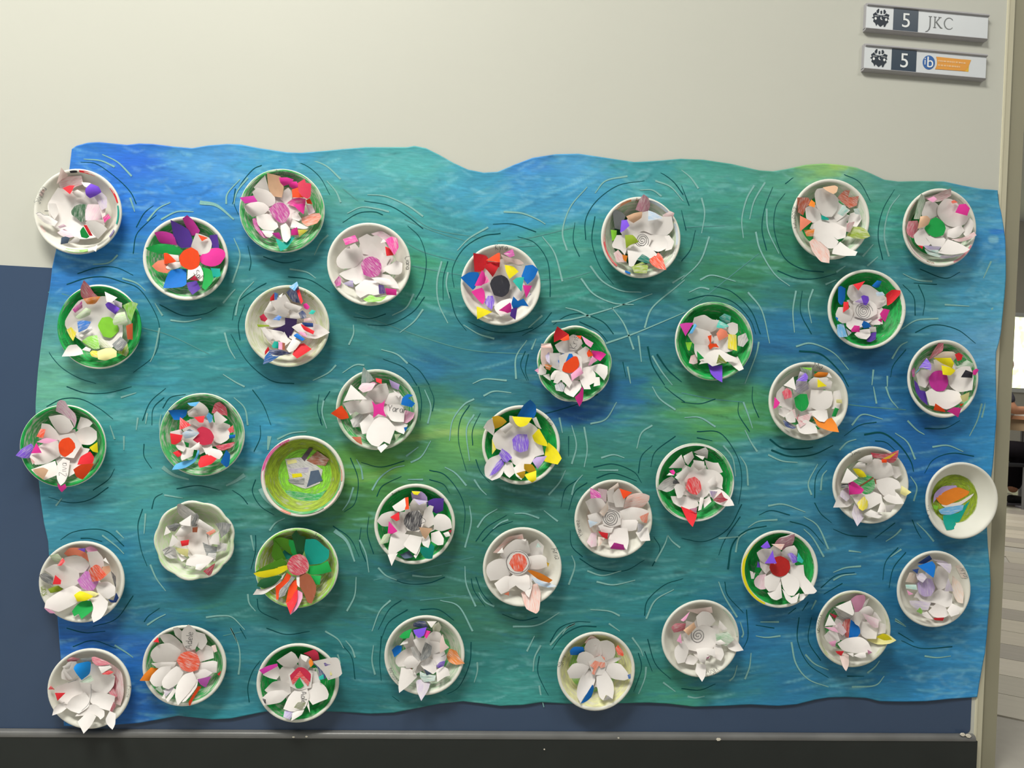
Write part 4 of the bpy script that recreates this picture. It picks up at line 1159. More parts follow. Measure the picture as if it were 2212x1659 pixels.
    def spiral(self, code, cx, cy, r, turns):
        a = np.linspace(0, 2 * PI * turns, int(turns * 22))
        rr = r * (0.08 + 0.92 * a / a[-1]) * (1 + 0.05 * np.sin(a * 2.3))
        pl = np.stack([cx + rr * np.cos(a), cy + rr * np.sin(a)], -1)
        self.marks('pencil_spiral', [pl], 0.62, ink_mat(code), self.on_last, self.e)

    def line(self, code, w, pts):
        self.marks('pencil_line', [catmull(pts, 5)], w, ink_mat(code), self.on_last, self.last or self.e)

    def petal_text(self, s, x, y, ang, size, code='bk'):
        ls, wd = text_lines(s)
        a = math.radians(ang)
        ca_, sa_ = math.cos(a), math.sin(a)
        out = []
        for l in ls:
            l = catmull(l, 4) * size
            out.append(np.stack([x + l[:, 0] * ca_ - l[:, 1] * sa_, y - (l[:, 0] * sa_ + l[:, 1] * ca_)], -1))
        self.marks('handwritten_name', out, 0.55, ink_mat(code), self.on_last, self.last or self.e)

    def rim_text(self, s, a0, size, code='bk', rr=0.955, flip=False):
        """lettering along the rim: clockwise with tops outward (flip: counter-clockwise, tops inward); a0 degrees of the first letter"""
        ls, wd = text_lines(s)
        V, Fc = [], []
        R = (self.rx + self.rz) / 2
        sz = size * R * 0.72
        for l in ls:
            l = catmull(l, 4) * sz
            d = np.gradient(l, axis=0)
            d /= np.maximum(np.hypot(d[:, 0], d[:, 1]), 1e-9)[:, None]
            nn = np.stack([-d[:, 1], d[:, 0]], -1) * 0.00034
            for side in (l + nn, l - nn):
                pass
            k0 = len(V)
            for i in range(len(l)):
                for sgn in (1, -1):
                    u_, v_ = l[i] + sgn * nn[i]
                    rad_ = (rr * R - 0.62 * sz + v_) if not flip else (rr * R + 0.35 * sz - v_)
                    an = math.radians(a0) + (-u_ / (rr * R) if not flip else u_ / (rr * R))
                    rn = rad_ / R
                    V.append((rn * self.rx * math.cos(an), -float(plate_z(rn)) - 0.0016, rn * self.rz * math.sin(an)))
            Fc += [(k0 + 2 * i, k0 + 2 * i + 1, k0 + 2 * i + 3, k0 + 2 * i + 2) for i in range(len(l) - 1)]
        mesh_obj('handwritten_name', V, Fc, ink_mat(code), self.plate)

    def rim_arc(self, code, rr, a0, a1, w=0.05):
        a = np.radians(np.linspace(a0, a1, max(4, int(abs(a1 - a0) / 5))))
        V, Fc = [], []
        for i, q in enumerate(a):
            wv = w * (0.6 + 0.4 * math.sin(PI * (i + .6) / (len(a) + .4)))
            for s in (-1, 1):
                r_ = rr + s * wv / 2
                V.append((r_ * self.rx * math.cos(q), -float(plate_z(r_)) - 0.0013, r_ * self.rz * math.sin(q)))
        Fc = [(2 * i, 2 * i + 1, 2 * i + 3, 2 * i + 2) for i in range(len(a) - 1)]
        me_ = mesh_obj('rim_crayon_mark', V, Fc, paper_mat(code), self.plate)
        uvl = me_.data.uv_layers.new(name='UVMap')
        for lp_ in me_.data.loops:
            uvl.data[lp_.index].uv = (lp_.vertex_index * 0.002, (lp_.vertex_index % 2) * 0.004)

    def heart(self):
        """the uncut middle of the folded paper flower"""
        c = np.array([83.0, 83.0])
        n = 11
        pts = []
        for i in range(n * 2):
            a = PI * i / n + self.idx
            rr_ = (32 if i % 2 else 25) + self.rng.uniform(-2, 2)
            pts.append([c[0] + rr_ * math.cos(a), c[1] + rr_ * math.sin(a)])
        # centre of this crop's plate
        off = np.array([(self.b4[0] + self.b4[1]) / 20 - 83, (self.b4[2] + self.b4[3]) / 20 - 83])
        o = self.poly('p', 'w', np.array(pts) + off)
        o.name = 'flower_base'
        self.last = None

    def run(self, text):
        for ln in text.strip().split('\n'):
            for it in ln.split(';'):
                tk = it.split()
                if not tk:
                    continue
                k = tk[0]
                if k in 'pfkcd':
                    self.poly(k, tk[1], [[float(a) for a in p.split(',')] for p in tk[2:]])
                elif k == 's':
                    x, y = tk[2].split(',')
                    self.spiral(tk[1], float(x), float(y), float(tk[3]), float(tk[4]))
                elif k == 'l':
                    self.line(tk[1], float(tk[2]), [[float(a) for a in p.split(',')] for p in tk[3:]])
                elif k == 'T':
                    x, y = tk[2].split(',')
                    self.petal_text(tk[1], float(x), float(y), float(tk[3]), float(tk[4]))
                elif k == 't':
                    self.rim_text(tk[1], float(tk[2]), float(tk[3]), tk[4] if len(tk) > 4 else 'bk', float(tk[5]) if len(tk) > 5 else 0.955, len(tk) > 6)
                elif k == 'a':
                    self.rim_arc(tk[1], float(tk[2]), float(tk[3]), float(tk[4]), float(tk[5]) if len(tk) > 5 else 0.05)
# ------------------------------------------------------------------ the thirty-eight plates: crop origin, rim box, plate colours, label, paper pieces
LILIES = []


def L(ox, oy, b4, spec, label, text, wob=0.0):
    LILIES.append((ox, oy, b4, spec.split(), label, text, wob))


L(60, 340, (100, 1415, 175, 1450), 'w w w', 'white flower with dark green scribbled centre and crayon dashes on rim, top left corner', '''
a bk .93 93 103;a re .94 66 90;a re .94 16 40;a te .93 -15 12;a pu2 .93 -36 -24;a lg2 .93 255 287 .08;a sa3 .91 150 160;a sa3 .90 205 216
p w 30,70 45,45 65,50 85,52 100,55 115,70 115,100 105,118 80,122 60,115 40,105 33,90
p ro3 46,38 52,30 80,27 83,40 70,45 60,55 50,48;p pp 43,40 50,15 60,27 52,32;f re 52,46 62,42 70,42 66,50 63,55;k w 66,52 74,48 84,54 86,59 74,60;f w 80,37 92,38 96,40 88,45 84,43
p lv3 98,58 108,50 118,60 118,75 110,79 105,68;k vi 86,47 94,39 106,44 110,52 100,58 93,61 87,56
c dg2 65,80 70,73 78,70 88,70 86,94 80,97 72,90 66,86
k lp3 86,80 90,70 106,70 112,93 86,94;p pk2 112,90 120,84 124,90 118,94 115,98
f w 86,97 96,94 110,99 119,107 105,122 95,112;f re 83,101 88,101 97,117 92,117;f gr 78,110 83,103 92,118 88,121 80,119
p w 30,68 42,69 46,82 40,93 33,83;p w 12,81 32,88 45,96 40,103 24,97 15,88;f mg3 45,103 53,99 58,103 48,106
p lp3 44,112 55,106 70,118 60,120 50,117;f gn 49,130 50,120 56,118 63,120 60,128;f w 60,128 72,118 78,122 76,127;p w 95,136 104,130 102,141
l gy .6 12,84 18,82 24,86 32,86;l bk .9 25,80 31,80;t Souana 172 .17 gy''')
L(290, 440, (145, 1415, 190, 1448), 'gr2 gr2 w', 'flat flower with solid orange centre and purple, pink, blue and green petals', '''
p mg 72,22 79,17 88,25 98,40 95,46 86,48 78,36;p mg 30,43 42,41 58,46 64,62 50,60 38,58;p pu 54,24 72,33 82,40 87,55 84,65 70,66 62,58 58,45;p pu 112,47 124,46 127,66 116,66
p gr 17,66 32,61 45,60 60,63 73,70 66,76 50,76 30,73 20,69;p w 92,44 98,45 112,51 116,60 112,72 100,78 90,72 84,65;f o 95,46 110,51 101,56
p pk 98,79 112,68 125,66 134,70 136,78 128,90 116,94 104,91 98,86;p sa 26,93 36,85 47,84 55,98 49,104 35,101
p w 50,75 66,77 67,86 57,86 50,82;f o 44,74 50,74 63,86 58,88 45,90;p w 47,95 55,87 68,87 71,94 60,98 50,98
p te 114,96 128,97 129,108 118,111;p gr 101,95 112,97 118,105 116,118 106,129 101,125 104,110
p pu 78,118 93,115 99,127 87,136 81,128;p bl 43,126 48,110 54,100 66,97 78,98 78,120 72,124 55,126
p w 80,98 98,92 103,103 102,115 98,116 90,106 79,114;T Sal 88,104 -48 9;f cr 82,114 90,107 97,115
c o 67,80 74,70 85,65 95,71 98,82 97,91 90,98 80,98 70,92''')
L(490, 340, (195, 1468, 175, 1430), 'gr3 gr2 gr2', 'pale pink flower with magenta centre and red tip on green crayoned plate', '''
t Anayana 102 .15 gy .93
p w 40,45 57,26 62,45 66,60 55,58;p pe 60,23 80,28 85,45 82,60 68,58 62,45;p w 38,52 45,45 62,50 72,60 72,70 60,75 45,66;f mg 19,60 40,57 46,66 27,69
p w 26,72 40,66 55,68 64,76 55,85 38,89 28,80;p w 85,50 92,45 97,52 97,65 88,70 80,62;k pk 78,30 90,30 100,33 95,39 85,43 80,38;p pk 92,36 104,36 108,42 102,48 94,44
f o 97,48 106,45 115,60 98,60;f cr 106,38 116,32 118,38 126,39 125,58 120,62 112,58 107,50;p pk2 90,68 98,62 108,60 118,62 117,72 105,74 95,72;f o 118,64 124,61 128,70 120,69
p lp3 118,70 128,72 132,82 122,86;p sa2 112,90 128,84 138,83 141,88 135,98 120,103 112,97;f pk 98,70 117,69 115,85 108,80
p mg2 38,92 43,90 50,108 58,114 64,120 55,120 42,106;p w 44,88 60,84 72,90 77,104 70,109 55,108 46,100;p w 52,109 70,110 68,117 64,120 58,118
p w 98,92 116,102 122,105 115,107 95,104;p w 95,84 104,80 110,90 108,95 98,92;p te 72,120 84,127 95,118 102,119 90,135 80,140;f mg 67,113 78,112 82,122 76,121
f ye2 106,108 122,108 108,119;f pk 96,108 105,104 107,116 96,116;k w 80,102 88,98 94,106 95,120 89,127 84,124 81,112
c mg2 63,77 73,68 84,68 92,76 94,84 88,96 81,98 70,90''')
L(680, 450, (188, 1440, 215, 1455), 'gr3 w w', 'white flower with pink striped round centre on white plate below the mural dip', '''
t Liana 14 .17
p lp3 84,38 100,34 116,44 105,50;p w 33,74 45,60 60,52 68,62 72,75 60,88 40,90 33,84;p w 65,45 78,38 86,42 92,40 100,45 110,60 118,76 110,86 98,88 85,72 72,68
p lp3 33,76 43,73 40,82 34,88;p mg2 29,110 36,101 40,106 38,115 32,117;p w 36,98 50,90 66,88 74,100 70,110 60,114 55,108 46,106
p lg2 72,136 84,128 92,133 108,130 100,138 80,140;p w 60,118 72,108 82,104 95,110 98,128 88,130 80,128 68,134 62,128
p w 100,90 112,84 122,78 131,82 130,95 125,99 112,98;p w 92,110 100,98 112,100 122,110 126,120 112,118 104,114
f pk2 42,46 60,40 65,49 46,55;f w 46,60 52,56 53,60;f pk2 105,47 115,42 123,45 125,58 119,70 112,60;f re 105,57 112,60 118,70 107,71;f w 98,52 102,46 108,50
f vi3 42,112 52,108 57,108 58,118 50,116;f pu2 95,114 103,115 106,127 96,128;f pk 105,119 122,121 122,130 107,129;k w 84,104 96,103 112,106 114,113 102,114 96,112
c mg2 69,83 76,74 86,72 96,77 100,88 95,100 84,103 73,99''')
L(960, 500, (242, 1440, 195, 1405), 'w w w', 'flower with black round centre and curled pink, yellow, blue and red petals', '''
t Kyra 101 .19
p w 60,62 75,45 95,40 115,50 120,70 118,95 100,110 80,115 62,100
p re 43,32 62,36 66,42 60,55 56,60 45,60;p pp 84,34 100,40 112,42 119,48 110,50 100,46 90,46;f mg2 88,33 102,26 105,36 98,39;p re 62,45 83,46 82,54 78,52 64,49;f o 62,43 80,32 83,33 83,46
p bl 24,69 37,61 50,61 52,66 46,84 42,87;k re 57,52 66,48 74,47 81,52 76,62 72,68 64,58;f pk2 58,79 62,65 68,75;k pk 45,81 56,58 60,62 62,75 55,81
p bl 115,67 121,51 132,50 140,57 134,70 124,79;f ye 90,50 102,52 111,60 97,71 92,60;f tq 102,74 108,69 119,68 115,90 110,84;f pk 117,80 131,81 122,100;f pu3 122,100 127,91 130,94
p ye 48,112 58,115 72,120 62,125 49,131;k pk 40,90 48,86 56,84 60,90 60,104 57,109 50,102;k vi2 60,106 65,96 72,96 75,104 71,117 64,112
p w 74,112 84,104 98,100 104,104 100,120 84,127 76,118;f pk 81,118 98,106 100,110 100,125 90,120;f w 84,125 100,120 100,126;f pu 100,116 109,113 106,132 98,126;f bl 103,97 110,104 118,100 126,112 115,111 104,118 100,108
c bk 68,78 74,68 85,65 94,70 98,80 95,92 86,98 74,95''')
L(1260, 395, (262, 1445, 210, 1428), 'dg gr3 w', 'white flower with pencil spiral centre and olive striped petal, red and blue rim marks', '''
a re2 .93 150 232 .06;a oj2 .93 108 142 .06;a vi3 .93 138 152;a bl .92 247 256 .06;a lb3 .92 30 82;a gy3 .92 -60 -8;a lb3 .92 -8 25;t Aarv 101 .13 br .93
p mv2 78,40 84,25 90,17 97,22 100,34 96,44 85,43;p gy 44,45 48,40 58,44 63,50 60,58 55,70 47,68;p ro3 118,48 130,42 136,45 134,52 120,52
p w 55,72 65,55 85,45 100,42 118,50 132,50 134,68 122,80 105,78 90,72 75,78 60,82;k pe 64,50 76,45 88,43 87,52 75,60 68,56;f vi 55,74 57,56 65,55 69,64 60,72;f lb3 97,41 108,45 118,53 97,57
p lg 41,70 50,71 49,84 43,87;p ro3 45,105 52,100 62,112 65,119 50,118;p w 50,78 62,78 65,98 62,108 55,100 45,97 43,92
p w 118,80 128,78 136,88 132,99 122,102 126,90;p w 100,78 118,77 126,88 126,97 112,103 100,98 95,88
p ol2 72,125 88,118 97,124 95,135 85,135 76,134;p o2 98,115 112,104 118,110 122,124 124,130 112,128 102,122;p w 66,100 80,90 95,92 110,106 108,110 95,114 82,112 74,126 68,124
f oj 58,107 66,109 64,118 60,115;f te2 80,115 88,106 98,112 99,120 90,119;f ol 62,78 74,78 83,88 70,93 64,98 63,88;p w 70,78 84,74 104,80 98,94 84,92
s bk 88,86 11 3.5''')
L(1670, 360, (265, 1430, 185, 1390), 'gr gr3 w', 'white flower with small teal centre mark and rust orange petals on white rimmed plate', '''
t NAVREET 197 .15 bk .945
p rb2 36,46 52,46 58,55 50,60 45,73 37,68;p rb2 96,46 106,36 115,35 112,46 128,44 125,58 114,62 102,52;p w 62,40 66,33 78,32 90,40 98,50 95,65 88,75 75,75 65,60;f pe 74,31 92,28 97,31 95,38 90,41 80,36
f oj 53,58 57,49 63,54 62,61;p w 115,70 128,66 132,78 125,90 110,88;f te3 120,63 128,62 130,72 122,70;p w 88,72 96,52 115,65 105,75 95,82;f tq3 96,70 104,57 114,65 104,74
p w 48,62 56,58 70,65 72,80 60,84 50,78;f sa 40,73 58,82 40,97;f oj2 46,95 62,93 60,104 50,104
p ol2 110,103 118,90 130,90 140,95 145,104 135,108 122,107;p w 90,122 100,112 115,123 126,127 123,133 105,133 88,130;p sa3 54,112 66,103 72,112 84,126 84,144 72,142 65,135 58,125
p w 60,85 75,78 95,85 110,92 108,106 96,109 90,104 98,112 92,121 82,122 70,112 60,110;f ro3 110,84 122,82 115,98 109,97
c te 72,72 83,77 83,80 72,79''')
L(1910, 375, (272, 1368, 228, 1400), 'gr gr3 w', 'white flower with solid green centre and pink petals, top right corner of mural', '''
a ro3 .94 200 250;a ro2 .94 295 335;a ol3 .93 35 60;a oj3 .92 140 175;t wsde 262 .13 br .95
p gr3 44,68 50,45 55,30 60,34 62,50 56,62 52,68;p ro3 60,36 75,32 90,25 100,22 100,33 88,40 80,42 70,42;p w 56,60 62,42 72,40 82,48 80,62 68,68 58,66
p w 120,76 128,66 134,74 130,88 122,95 115,86;p w 80,50 90,38 100,38 110,45 118,58 128,64 120,76 105,80 92,76 80,62;f lp 64,38 74,34 79,38 73,43;f o2 100,42 104,39 110,43 102,45;f pk 106,58 112,46 122,45 128,52 124,63
p w 95,84 115,77 120,85 112,94 104,97 94,94;p ro2 33,83 36,71 50,70 52,78 48,90 43,97 35,91;p ro3 100,98 116,96 134,87 138,92 128,98 112,102
p te3 60,112 80,114 90,120 82,125 65,120;p w 44,92 55,80 62,84 72,102 66,108 52,108 46,102;p w 62,95 80,90 92,98 88,110 74,110;f vi3 58,107 85,109 82,114 65,114;f re 50,107 58,108 57,113
f pu3 82,126 86,122 100,122 120,120 105,125 90,127;p w 80,118 95,98 112,104 128,113 120,118 102,121 88,120
c gr 60,82 68,70 77,65 88,72 92,82 88,92 76,95 66,90;k pe 50,82 54,64 64,63 69,68 66,76 58,80''')
L(90, 585, (245, 1495, 205, 1472), 'gr3 gr gr', 'white flower with lime centre and rolled tips below the top left plate', '''
p ro2 59,38 58,26 63,14 70,21 78,33 84,38 65,44;p lg2 120,52 134,46 144,49 138,62 134,76 128,68 126,60;p ol2 112,122 128,108 130,122 126,128
p w 35,75 55,45 80,40 95,38 110,50 120,75 120,100 105,115 80,110 60,105 40,90
k oj2 62,42 76,39 88,38 80,49 68,50;k mg2 46,58 60,45 61,55 50,63;k lg3 50,69 66,55 74,58 72,66 57,72;p lv3 106,42 120,48 120,55 110,52;f w 94,31 113,40 104,47 97,46;k vi 95,50 100,46 117,56 110,65 98,56
c lg 84,82 90,70 102,69 113,80 115,90 104,100 92,98;k lg3 106,75 112,64 124,61 130,80 118,81 108,81;f rb 126,82 136,78 136,103 128,102
f bl2 53,76 62,74 74,76 68,86 55,92;k w 56,97 74,83 76,88 60,99;p ye2 37,88 44,84 52,92 47,105 42,98
k lg2 60,105 70,98 83,96 87,116 78,117 66,110;k ol3 84,98 95,104 104,115 88,115;k gy2 105,110 118,98 128,107 120,120 112,118
p w 30,128 40,112 52,110 60,118 62,124 50,127;k w 60,118 66,113 74,116 72,121;k ye2 72,122 76,119 86,120 84,130 75,128;k py 83,120 102,114 112,120 112,128 95,134 84,132
t yuvi 213 .15 dg .93''')
L(500, 585, (215, 1470, 210, 1440), 'br3 ol3 ol3', 'white flower with dark star shaped centre and tightly rolled red and navy tips', '''
t Ariana 68 .13 ol .93
p nb2 82,32 98,17 102,30 106,48 92,46;f lb2 86,24 98,16 100,22 94,30;f re 97,30 101,27 107,46 104,50
c dp 58,88 72,84 80,80 80,70 98,72 96,86 92,90 88,100 84,100 80,94
p w 48,62 60,45 80,35 90,50 82,70 60,64;p w 48,62 60,64 80,66 83,82 60,84 50,76;p w 84,56 105,55 104,70 97,72 88,72
p w 44,85 62,88 78,91 72,104 60,105 50,98;p w 70,103 79,91 84,100 90,104 80,112;p w 110,78 130,80 147,92 128,101 112,100;p w 90,84 97,80 105,78 112,92 100,92;p w 86,100 90,88 100,94 94,104
k w 48,62 58,45 66,58 60,61;k w 78,50 82,46 106,54 98,63 80,55;k w 44,86 50,84 64,99 56,106 50,96;p nb2 55,118 72,118 90,123 72,127 58,124;f bl2 47,140 50,128 56,121 62,127 72,127 60,135;f re 50,120 55,113 57,118 50,126
p re 91,125 97,112 108,108 120,117 108,125 98,131;k w 82,117 92,100 104,106 95,118 86,122
k re 58,40 64,33 64,44 58,45;k bl2 64,32 70,34 68,43 64,44;f w 70,38 77,33 74,40;k pk 107,50 112,48 117,54 114,58 109,56;f tq 115,64 120,58 126,60 122,65
k nb2 100,63 106,59 111,64 112,70 104,72;k cr 42,68 48,64 54,72 50,76 44,74;f ol 38,80 56,81 57,83 40,84;f bl2 61,73 70,66 75,69 72,74
k ro3 108,72 118,70 122,75 108,76;k nb 105,77 122,78 122,84 110,83;k re 103,79 124,90 122,95 108,88;k lp 100,90 110,93 113,99 104,96;k bl 93,96 98,93 110,102 106,105 95,99
k te 60,112 64,105 70,106 70,116 62,115;k lp 70,106 76,107 76,118 70,117;k br 76,107 80,108 80,118 76,118''')
L(1120, 670, (280, 1385, 238, 1375), 'gr gr gr2', 'white flower with half blue half red centre on green plate with cut wavy rim', '''
p pp 33,72 34,50 48,49 52,60 46,80 36,85;p re 53,36 58,24 66,30 75,36 62,44 53,48;f o 62,44 75,36 76,44 68,46;p pk 109,60 124,62 131,66 122,76 112,70
p w 104,85 122,80 133,84 133,95 128,105 118,95;p w 28,95 33,80 42,90 41,95 34,97;f lp 24,90 30,86 30,94;p w 36,97 46,95 48,106 42,102
p w 54,52 64,46 78,38 88,44 90,60 75,65 60,62;f lp 94,38 112,49 108,56 100,50;f o 86,38 94,38 93,44;p w 75,40 82,36 92,40 96,50 86,60 76,60;p w 88,62 100,54 106,58 108,76 95,80;f o 102,64 106,58 112,68 104,70;f lp 110,68 118,75 110,80 104,83
f sa3 33,54 48,50 50,56 36,56;f vi3 40,68 46,62 47,80 42,76;p w 47,64 62,64 68,80 62,90 48,84 44,76;k oj2 39,81 50,82 47,90 41,88
p nb3 54,112 62,106 70,112 66,122 56,120;p w 48,98 54,90 64,90 56,104 48,104;p w 66,120 78,104 92,106 94,115 82,130 72,126;f pk 84,130 92,122 94,114 97,118 96,135 91,144
p w 115,100 121,100 122,112 112,114;p w 90,88 105,84 115,95 114,108 106,112 108,118 98,118 92,105;p w 52,108 58,92 72,92 80,108 76,116 64,104 58,110;p w 60,68 80,62 94,70 95,90 78,96 62,92
c bl 59,76 66,65 80,65 82,70 66,84 62,82;c o 62,84 82,69 88,70 91,80 86,90 76,94 66,91;k lp 78,96 92,84 97,94 84,102 80,106;T Krish 86,58 78 10''', 0.035)
L(1420, 625, (255, 1420, 188, 1360), 'gr gr gr2', 'white flower with L shaped orange red centre mark on green plate', '''
t Hasini 138 .12 dg .915
p te2 92,42 100,36 110,40 108,52 98,50;f tq2 92,46 108,55 98,58 88,57;p gy3 120,70 132,65 136,76 128,86 120,84;p ro3 47,110 50,99 60,96 60,110 54,112;p vi 75,110 84,114 97,113 97,139 88,134 80,126
p w 105,108 120,100 126,112 129,119 122,122 112,114;p w 104,52 112,49 120,52 120,64 112,70 104,62;p w 55,42 70,38 82,45 92,46 88,60 75,65 60,58 52,52
p w 45,68 55,55 75,60 85,75 75,85 55,82;f mg 33,52 42,50 54,50 48,60 42,70;f lb 47,66 56,51 59,54 52,66;f lg 42,79 52,79 48,92 45,90
p w 85,70 105,66 116,85 112,92 96,94 86,86;f sa 88,66 94,58 103,62 106,70 92,77;k ye2 106,67 118,68 119,92 105,88
p w 55,82 75,84 80,98 65,108 58,100 55,92;f gr 59,92 70,103 60,106;p w 62,112 75,95 90,88 108,98 118,102 112,108 104,108 92,112 82,115 75,110;f ol2 88,111 92,97 104,110
c o 75,70 81,68 80,81 88,81 92,87 84,86 79,90 76,84 79,80''')
L(1750, 545, (252, 1418, 258, 1445), 'gr gr w', 'white flower with pencil spiral and purple roll, red petal to the right, green plate', '''
t Shaurya 2 .13 dg .935
p bl 42,52 46,50 53,54 52,70 47,79 42,74;p bl 92,50 100,42 107,43 103,52 98,53;p re 113,63 122,56 135,57 134,63 122,76 115,80;p lb2 40,108 50,106 54,120 56,126 44,127 41,122;p pu 90,121 99,119 98,130 90,134 84,133
p w 55,62 58,50 64,48 70,52 78,62 75,75 62,72;p w 70,55 80,48 90,50 104,60 114,68 114,78 100,84 85,78;f re 64,48 82,43 72,57;f lb3 98,60 108,59 112,64 100,66;f w 102,73 112,71 110,76
p w 66,122 75,116 90,114 90,124 84,130 72,128;p w 38,92 42,82 56,82 66,88 60,104 48,106 40,100;f re 50,74 57,74 58,84 49,90;f bl 37,96 42,98 41,103
p w 86,92 100,84 108,88 104,98 105,108 92,108 86,100;f pk 104,92 110,84 119,86 112,104 108,100;f pk 101,101 108,98 107,105
p w 55,95 70,86 88,90 92,102 84,108 75,112 62,117 54,110;p w 64,74 80,68 98,78 100,92 84,100 66,96;f pu3 53,113 62,120 57,125;f pk 61,116 66,109 74,110 74,119 62,119;f bl 77,108 80,102 88,106 91,112 80,114;f w 88,112 98,111 99,119 90,119
s bk 80,88 13 4;k vi 76,66 80,64 87,66 88,72 84,79 80,78;k lv 66,74 76,69 80,78 72,75''')
L(1915, 705, (312, 1365, 200, 1368), 'gr3 gr2 w', 'white flower with magenta round centre and yellow curl near the right mural edge', '''
p ro2 63,50 70,36 78,25 85,25 84,36 70,46;p pe3 70,47 84,38 100,38 106,44 100,52 84,50;p gr3 105,60 120,50 130,56 125,66 112,70;k re 102,42 108,39 114,43 112,50 106,52
p mg2 37,66 42,61 42,75 39,76;p pu 41,80 46,85 50,95 58,97 62,118 52,110 44,98;p w 44,72 52,65 66,66 64,82 58,92 48,88;f vi2 48,62 60,47 67,58 66,66 55,62;f lb 42,71 50,62 48,66
p w 70,50 86,48 100,56 104,70 92,80 74,72;p w 92,72 112,60 125,60 130,75 128,95 108,98 94,88;f bk 111,76 118,65 129,69 128,77;f pk 129,66 134,63 138,65 133,73 129,72
p w 58,98 70,92 90,94 108,98 114,110 104,118 90,124 78,120 64,118;f py 110,104 124,98 122,110 114,114;f o 70,125 73,115 86,124 88,128;f o 109,116 116,115 111,120;f pk 100,121 112,122 107,136 98,130 90,127
c mg 63,78 70,68 82,66 90,72 92,86 86,96 75,97 66,90;f ye 82,58 98,62 103,66 96,73 84,72;k ye 70,47 82,47 96,47 101,55 98,62 84,56''')
L(1630, 750, (200, 1390, 222, 1390), 'gr2 w w', 'white flower with green centre and orange petal at lower right of white plate', '''
t Mia 84 .19;a gr3 .86 95 150 .1
p gr3 68,30 86,30 85,50 72,45;f lg 70,30 86,31 84,35;p gr 88,36 96,37 92,42;p oj 88,42 95,37 110,38 106,44 92,45;f w 108,44 111,38 116,46;p lv3 64,47 68,36 78,40 80,46;f vi2 62,50 76,38 80,44 78,51
p w 118,66 127,64 130,78 126,92 112,92;f py 122,78 130,78 131,84 122,83;p w 80,52 88,45 98,46 108,45 116,52 114,62 95,64 84,62;f ye 94,47 108,58 94,60;p pu3 62,50 78,50 81,62 68,70 60,66
p w 33,68 42,58 55,62 58,80 56,95 42,90 33,82;f w 43,57 58,44 62,64 52,60;f cr2 41,67 48,61 55,66 56,75 45,78;f pk 28,92 30,74 38,83 33,90;f w 36,84 41,88 36,89
p w 84,64 100,64 115,66 117,76 114,88 104,94 92,94 82,88;f gr 115,103 120,90 126,92 121,104;p nb2 42,108 50,112 62,120 58,122 46,118
p w 36,90 48,90 56,98 44,105 36,100;k w 45,102 56,94 61,106 61,112 54,113 48,110;p oj 87,104 98,112 115,105 122,115 126,127 112,125 95,118;p w 78,96 94,94 108,94 110,106 104,112 96,110 88,103
p w 62,116 76,108 92,116 94,128 75,130 66,126;p ro3 52,95 60,92 62,105 86,98 80,112 68,120 63,108;f gr 90,116 98,122 94,123
c gr 59,76 68,70 78,70 81,84 77,93 70,96 62,90;l cr .6 66,100 64,108 72,112 68,120 78,122 72,117''')
L(690, 770, (252, 1478, 188, 1398), 'gr3 gr2 gr3', 'white flower with small pink square centre and red petal pointing left', '''
p te3 62,42 64,22 66,16 75,25 82,35 72,40;p o 17,85 33,73 42,85 44,92 33,94 27,91;p gy3 46,95 60,85 66,88 60,105 50,106;p lp2 122,98 128,80 142,84 140,92 130,100;f lp3 58,48 64,40 84,40 78,50 65,54
p or3 0,0 0,0 0,0
k lp 62,50 72,42 80,38 87,40 80,46 70,50;p w 70,56 88,42 100,40 104,55 98,70 85,68;f re 84,32 93,34 93,41 85,38;k lv 104,34 120,42 118,50 108,46
p w 98,70 104,55 118,52 126,62 120,72 108,74;f w 110,50 122,58 118,62;f bl 124,62 132,56 140,58 132,62 143,70 138,76 122,72
p w 105,98 120,98 132,102 126,116 112,110;f bl 126,106 132,105 128,113;p w 35,70 48,66 60,66 60,78 46,88;p w 55,75 70,58 80,66 82,82 62,86 52,80
f w 47,42 71,64 50,65 36,67;f mg 38,64 46,46 54,49 58,60;p w 60,100 75,86 84,92 76,112 64,116;f sa 48,120 62,120 64,132 56,128
p w 86,136 98,130 102,134 92,144;p w 72,110 85,90 100,92 114,106 108,122 105,131 96,127 88,135 78,132 70,122;f lg3 112,116 122,116 114,126
c pk 78,66 84,72 94,69 98,64 96,80 100,90 88,86 80,92 81,78;p w 98,80 105,72 120,72 127,80 126,98 108,96;T Yarah 102,81 -8 9.5'''.replace('p or3 0,0 0,0 0,0\n', ''))
